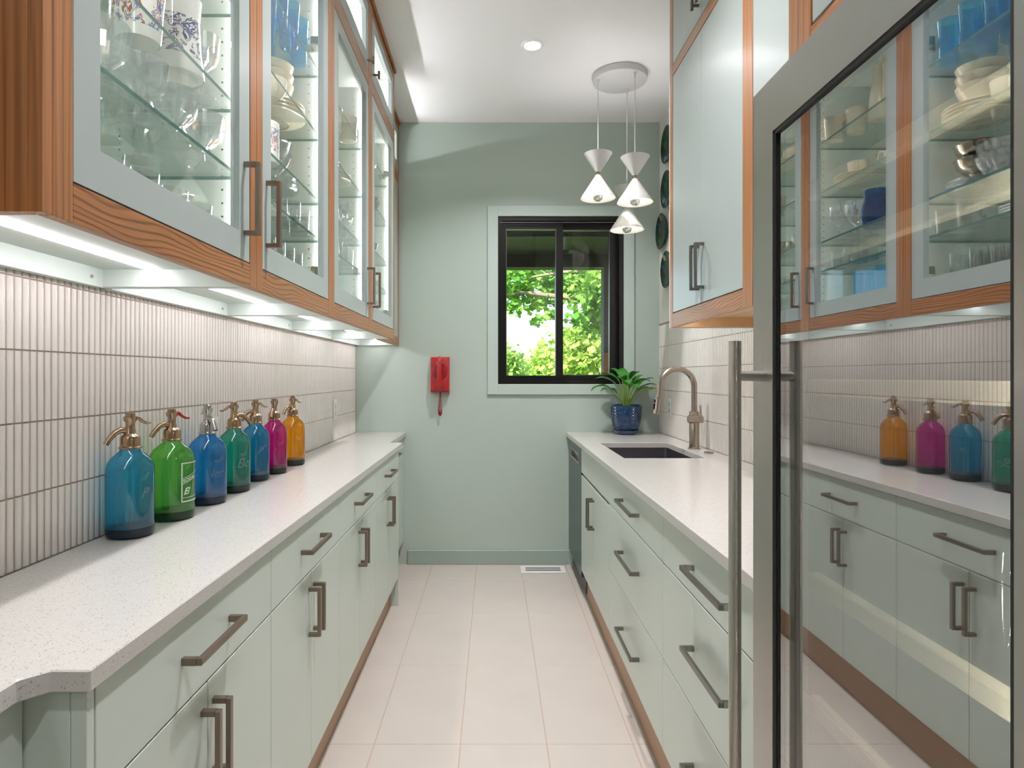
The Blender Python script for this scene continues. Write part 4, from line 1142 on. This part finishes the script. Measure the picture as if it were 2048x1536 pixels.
T['bluejug'] = jug(M['navygl']); T['clearjug'] = jug(M['clear'])
T['vase'] = tmpl('vase', MB().lathe([(0, 0), (.050, 0), (.052, .004), (.060, .165), (.057, .165), (.049, .020), (0, .016)], 6), M['clear'], angle=20)
T['greenbowl'] = tmpl('bowl', MB().lathe([(0, 0), (.034, 0), (.038, .006), (.060, .03), (.070, .07), (.0685, .07), (.056, .032), (0, .012)], 40, mod=facet(20, .04)), M['greengl'])
T['ramekin'] = tmpl('dish', MB().lathe([(0, 0), (.035, 0), (.037, .004), (.042, .030), (.0405, .030), (.035, .008), (0, .006)], 32), M['porcelain'])

NTH = ['nearest', 'second', 'third', 'fourth']
ORD = ['first', 'second', 'third', 'fourth', 'fifth', 'sixth', 'seventh', 'eighth']
SHN = ['cabinet floor', 'lowest glass shelf', 'second glass shelf', 'third glass shelf', 'top glass shelf']
def zs(u, s):
    L = (ZD0 + .0022,) + (SH_A if u in (0, 3) else SH_B)
    return L[s] + .0004
def put(u, s, t, spots, what, cat, dz=0.0):
    """spots are (x, distance from the cabinet's near side[, stack count, pitch])"""
    where = SHN[s] + ', ' + NTH[u] + ' wall cabinet'
    total = sum(sp[2] if len(sp) > 2 else 1 for sp in spots)
    xs = sorted(spots, key=lambda q: -q[0]); rows = []
    for q in xs:
        if rows and abs(rows[-1][0][0] - q[0]) < .045: rows[-1].append(q)
        else: rows.append([q])
    rowname = ['front row', 'middle row' if len(rows) > 2 else 'back row', 'back row', 'rear row']
    for ri, row in enumerate(rows):
        row.sort(key=lambda q: q[1])
        for i, sp in enumerate(row):
            n = sp[2] if len(sp) > 2 else 1
            for j in range(n):
                if total == 1: lab = what + ', ' + where
                elif n > 1: lab = what + ', ' + ('bottom' if j == 0 else 'topmost' if j == n - 1 else ORD[j] + ' up') + ' of its ' + ('' if len(spots) == 1 else (ORD[i] if len(row) > 1 else 'front' if ri == 0 else 'back') + ' ') + 'stack, ' + where
                elif len(row) == 1 and len(rows) == 1: lab = what + ', ' + where
                else: lab = what + ', ' + (ORD[i] + ' in ' if len(row) > 1 else '') + (rowname[ri] if len(rows) > 1 else 'row') + ', ' + where
                inst(T[t].name.split('.')[0], T[t], (sp[0], U[u] + sp[1], zs(u, s) + dz + (j * sp[3] if n > 1 else 0)), random.uniform(0, 6.28) if t not in KEEP else KEEP[t],
                     label=lab, cat=cat, group=(what + ', ' + where) if total > 1 else None)
KEEP = {'mugc': 0, 'pitcher': 0, 'redcup': 0, 'flower': 0, 'coffeepot': 2.4, 'teapot': -2.0, 'bluejug': 0, 'clearjug': 0, 'cup': 0, 'creamer': 0}
# first cabinet
put(0, 0, 'tumbler', [(-.660, .56), (-.660, .45), (-.660, .34), (-.660, .23), (-.77, .58), (-.77, .47), (-.77, .35), (-.87, .55), (-.87, .43)], 'clear flared tumbler', 'glass')
put(0, 1, 'coupe', [(-.665, .61), (-.665, .485), (-.665, .36), (-.665, .235), (-.79, .58), (-.79, .455), (-.79, .33), (-.79, .2)], 'cut crystal coupe', 'glass')
put(0, 2, 'pitcher', [(-.678, .525)], 'white china pitcher with dark blue scrolls', 'pitcher')
put(0, 2, 'goblet', [(-.675, .635), (-.80, .62), (-.80, .52), (-.80, .42), (-.89, .56)], 'cut crystal goblet', 'glass')
put(0, 2, 'vase', [(-.69, .225)], 'thick clear faceted glass vase', 'vase')
put(0, 2, 'redcup', [(-.680, .385)], 'china mug with red and blue print', 'mug')
put(0, 2, 'greenbowl', [(-.83, .25)], 'green glass bowl', 'bowl')
put(0, 3, 'cbowl', [(-.70, .575), (-.80, .42)], 'cut crystal bowl', 'bowl')
put(0, 3, 'wine', [(-.67, .40), (-.67, .30), (-.67, .20), (-.88, .25)], 'clear stemmed wine glass', 'glass')
put(0, 4, 'goblet', [(-.69, .58), (-.69, .48), (-.69, .38)], 'cut crystal goblet', 'glass')
# second cabinet
put(1, 0, 'tall', [(-.66 - .075 * (i % 3), .12 + .085 * (i // 3)) for i in range(18)], 'tall straight clear tumbler', 'glass')
put(1, 1, 'short', [(-.660, .10), (-.660, .19), (-.66, .50), (-.66, .60), (-.80, .16), (-.86, .53)], 'short faceted clear tumbler', 'glass')
put(1, 1, 'wplate', [(-.745, .34, 3, .009)], 'white porcelain plate', 'plate')
put(1, 2, 'cbowl', [(-.70, .405, 2, .034)], 'pressed crystal bowl', 'bowl')
put(1, 2, 'glassplate', [(-.77, .14, 4, .010), (-.745, .582, 4, .010)], 'scalloped clear glass plate', 'plate')
put(1, 2, 'silver', [(-.745, .582, 2, .050)], 'silver footed bowl on glass plates', 'bowl', dz=.048)
put(1, 2, 'creamer', [(-.86, .30)], 'polished silver creamer', 'creamer')
put(1, 2, 'flower', [(-.655, .275)], 'white mug printed with bright flowers', 'mug')
put(1, 2, 'silver', [(-.77, .14)], 'silver footed bowl on glass plates at near end', 'bowl', dz=.048)
put(1, 3, 'plate', [(-.735, .555, 4, .012), (-.735, .17, 5, .012)], 'cream china plate', 'plate')
put(1, 3, 'bowlc', [(-.735, .555, 3, .032), (-.735, .17, 2, .032)], 'cream china bowl', 'bowl', dz=.072)
put(1, 3, 'cup', [(-.665, .365)], 'cream china cup', 'cup')
put(1, 3, 'cup', [(-.80, .36)], 'cream china cup behind another', 'cup')
put(1, 4, 'blue', [(-.660, .10), (-.660, .20), (-.660, .30), (-.660, .40), (-.660, .50), (-.660, .60), (-.75, .15), (-.75, .25), (-.75, .35), (-.75, .45), (-.75, .55), (-.84, .20), (-.84, .31), (-.84, .42), (-.84, .53)], 'rippled aqua blue tumbler', 'glass')
# third cabinet
put(2, 0, 'bluetall', [(-.70, .24), (-.70, .32), (-.70, .40), (-.70, .48)], 'tall aqua blue glass', 'glass')
put(2, 0, 'csmall', [(-.66, .60), (-.66, .14), (-.80, .60)], 'small crystal dish', 'dish')
put(2, 1, 'short', [(-.660, .56), (-.660, .46), (-.660, .36), (-.75, .58), (-.75, .47)], 'short faceted clear tumbler', 'glass')
put(2, 1, 'wplate', [(-.75, .20, 3, .009)], 'white porcelain plate', 'plate')
put(2, 2, 'goblet', [(-.665, .585), (-.665, .49), (-.76, .60), (-.76, .50)], 'cut crystal goblet', 'glass')
put(2, 2, 'bluejug', [(-.69, .355)], 'deep blue glass jug', 'jug')
put(2, 2, 'clearjug', [(-.70, .17)], 'round clear glass jug', 'jug')
put(2, 3, 'plate', [(-.735, .53, 3, .012)], 'cream china plate', 'plate')
put(2, 3, 'cup', [(-.72, .53)], 'cream cup standing on stacked plates', 'cup', dz=.046)
put(2, 3, 'teapot', [(-.74, .26)], 'round cream china teapot', 'teapot')
put(2, 4, 'mugc', [(-.655, .60), (-.700, .505)], 'cream china mug', 'mug')
put(2, 4, 'plate', [(-.78, .17, 4, .012)], 'cream china plate', 'plate')
# fourth cabinet
put(3, 0, 'goblet', [(-.67, .30), (-.67, .42), (-.67, .53)], 'cut crystal goblet', 'glass')
put(3, 1, 'csmall', [(-.672, .36), (-.672, .49)], 'small crystal dish', 'dish')
put(3, 1, 'short', [(-.672, .22)], 'short faceted clear tumbler', 'glass')
put(3, 2, 'silver', [(-.69, .45)], 'polished silver footed bowl', 'bowl')
put(3, 2, 'cbowl', [(-.71, .24)], 'cut crystal bowl', 'bowl')
put(3, 3, 'wplate', [(-.75, .30, 3, .009)], 'white porcelain plate', 'plate')
put(3, 3, 'creamer', [(-.665, .47)], 'silver creamer with handle', 'creamer')
put(3, 4, 'plate', [(-.735, .42, 3, .012)], 'cream china plate', 'plate')
put(3, 4, 'teapot', [(-.735, .42)], 'cream china teapot standing on plates', 'teapot', dz=.046)
# tall coffee pot reaching past its shelf gap stands on the top shelf of the third cabinet
inst('coffee_pot', T['coffeepot'], (-.72, U[2] + .365, zs(2, 4)), 2.0, label='tall slender cream coffee pot on the top shelf of the third wall cabinet', cat='coffee pot').scale = (.86, .86, .86)

# things inside the fridge
b = MB().lathe([(0, 0), (.030, 0), (.034, .003), (.050, .04), (.054, .075), (.046, .105), (.043, .105), (.050, .075), (.046, .04), (0, .008)], 36)
solo('glass_bowl', MB().add([(x + .60, y + .735, z + .985) for x, y, z in b.v], b.f), M['clear'], 'rounded clear glass bowl on a middle shelf inside the fridge', 'bowl', (.60, .735, .985), smooth=True, recalc=False)
b = MB().lathe([(0, 0), (.036, 0), (.040, .006), (.044, .10), (.041, .10), (.037, .012), (0, .010)], 36)
solo('crock', MB().add([(x + .66, y + .66, z + .985) for x, y, z in b.v], b.f), M['porcelain'], 'white crock on a middle shelf inside the fridge', 'crock', (.66, .66, .985), smooth=True)

# ------------------------------------------------------------------ outdoors
struct('ground', MB().box(-40, 40, YB + .15, 60, -.75, -.7), M['grass'], 'green lawn outside the window')
pr = root('porch_roof', 'dark stained porch roof with beams outside the window', 'porch', (.5, 5.7, 2.5))
part('soffit', MB().box(-4, 5, YB + .15, 6.95, 2.62, 2.72), M['porch'], pr)
part('beam', MB().box(-4, 5, 6.75, 6.95, 2.478, 2.62), M['porch'], pr)
part('beam', MB().box(-4, 5, 5.55, 5.63, 2.54, 2.62), M['porch'], pr)
part('post', MB().box(1.182, 1.36, 6.75, 6.93, -.7, 2.478), M['porch'], pr)
part('panel', MB().box(1.18, 2.4, 6.74, 6.748, -.7, 1.555), M['brownsiding'], pr)

def W(px_, py_, d):           # point seen at a photo position at a chosen distance
    return Vector(((px_ - VX) * d / FPX, d, CH + (HZ - py_) * d / FPX))
def foliage(blobs, lsize, rn, dens=.75):
    b = MB()
    for (c, rad, n) in blobs:
        rad *= .8
        for i in range(int(n * dens)):
            p = Vector((rn.gauss(0, .5), rn.gauss(0, .5), rn.gauss(0, .42))) * rad + c
            s = lsize * rn.uniform(.6, 1.25)
            d = Vector((rn.uniform(-1, 1), rn.uniform(-1, 1), rn.uniform(-.9, .2))).normalized()
            n_ = Vector((rn.uniform(-1, 1), rn.uniform(-1, 1), rn.uniform(.2, 1.4))).normalized()
            w = d.cross(n_).normalized()
            up = w.cross(d)
            pts = [p, p + d * s * .25 + w * s * .34 + up * .06 * s, p + d * s * .55 + w * s * .22, p + d * s * .62 + w * s * .42, p + d * s,
                   p + d * s * .62 - w * s * .42, p + d * s * .55 - w * s * .22, p + d * s * .25 - w * s * .34 + up * .06 * s]
            b.add(pts, [(0, 1, 2, 4), (2, 3, 4), (0, 4, 6, 7), (4, 5, 6)])
    return b
def tree(name, label, trunk, branches, blobs, lsize, mat, seed):
    rn = random.Random(seed)
    r = root(name, label, 'tree', tuple(trunk[0]), 'trees outside the window')
    part('trunk', MB().tube(trunk, [.22, .20, .16, .12][:len(trunk)], 10), M['bark'], r, smooth=True)
    for br, r0 in branches:
        n = len(br)
        part('branch', MB().tube(br, [r0 * (1 - .75 * i / (n - 1)) for i in range(n)], 7), M['bark'], r, smooth=True)
    part('foliage', foliage(blobs, lsize, rn), mat, r, recalc=False, kind='stuff')
D = 9.0
A = []
rn = random.Random(5)
for px_, py_, rad, n in ((1005, 560, .42, 260), (1035, 548, .42, 300), (1060, 585, .34, 230), (1092, 560, .40, 300), (1085, 602, .20, 80), (1040, 600, .22, 70), (1025, 612, .12, 30), (1033, 618, .10, 26),
                         (1075, 612, .10, 26), (1130, 565, .42, 320), (1165, 555, .45, 380), (1200, 570, .45, 380), (1150, 590, .26, 160), (1195, 605, .34, 260), (1222, 630, .40, 260), (1175, 628, .22, 90), (1148, 635, .16, 50),
                         (1080, 636, .12, 36), (1100, 628, .10, 30), (1070, 640, .08, 20), (1190, 648, .26, 110), (1010, 528, .5, 250), (1110, 525, .5, 300), (1200, 522, .5, 300), (1250, 580, .5, 250)):
    A.append((W(px_, py_, D + rn.uniform(-.5, .6)), rad, n))
t0 = W(1330, 752, D); tr = [Vector((t0.x, D, -.7)), Vector((t0.x, D, 1.5)), Vector((t0.x - .1, D, 3.2)), Vector((t0.x - .3, D, 5.0))]
brs = [([Vector((t0.x, D, 2.2)), W(1220, 612, D), W(1150, 598, D), W(1090, 590, D), W(1040, 585, D), W(1010, 592, D)], .06),
       ([Vector((t0.x, D, 2.0)), W(1230, 650, D), W(1180, 640, D), W(1130, 640, D), W(1085, 638, D)], .035),
       ([Vector((t0.x, D, 2.9)), W(1220, 540, D), W(1120, 545, D), W(1030, 560, D)], .05)]
tree('maple_tree', 'leafy maple with low branches hanging across the top of the window', tr, brs, A, .105, M['treeA'], 1)
B = []
D2 = 12.5
for px_, py_, rad, n in ((1140, 672, .35, 160), (1180, 665, .4, 220), (1215, 670, .5, 240), (1145, 705, .6, 420), (1190, 700, .7, 520), (1160, 740, .7, 520), (1205, 745, .7, 450), (1130, 735, .5, 300), (1240, 720, .7, 300), (1170, 790, .9, 420)):
    B.append((W(px_, py_, D2 + rn.uniform(-.6, .8)), rad, n))
t0 = W(1195, 752, D2 + .8)
tree('young_tree', 'bushy light green tree filling the lower right of the window', [Vector((t0.x, t0.y, -.7)), Vector((t0.x, t0.y, .8)), Vector((t0.x, t0.y, 2.0))],
     [([Vector((t0.x, D2, .9)), W(1170, 715, D2), W(1155, 690, D2)], .03), ([Vector((t0.x, D2, .9)), W(1185, 690, D2), W(1205, 668, D2)], .03)], B, .125, M['treeB'], 2)
Cb = []
D3 = 22.0
for px_, py_, rad, n in ((1085, 688, .35, 90), (1095, 706, .5, 160), (1078, 716, .4, 120), (1080, 732, .8, 330), (1060, 746, .8, 330), (1100, 742, .8, 330), (1110, 716, .5, 200), (1045, 756, .7, 260), (1085, 775, 1.1, 300)):
    Cb.append((W(px_, py_, D3 + rn.uniform(-.6, .8)), rad, n))
t0 = W(1088, 752, D3 + .8)
tree('young_tree', 'rounded light green tree low in the middle of the window', [Vector((t0.x, t0.y, -.7)), Vector((t0.x, t0.y, .6)), Vector((t0.x, t0.y, 1.8))], [], Cb, .19, M['treeB'], 3)
Db = []
D4 = 15.5
for px_, py_, rad, n in ((1012, 712, .4, 130), (1028, 722, .35, 120), (1010, 742, .6, 300), (1035, 748, .45, 200), (998, 725, .6, 220), (1020, 768, .8, 300)):
    Db.append((W(px_, py_, D4 + rn.uniform(-.6, .8)), rad, n))
t0 = W(1005, 752, D4 + .8)
tree('young_tree', 'mid green bushy tree at the lower left of the window', [Vector((t0.x, t0.y, -.7)), Vector((t0.x, t0.y, .6)), Vector((t0.x, t0.y, 1.6))], [], Db, .14, M['treeC'], 4)
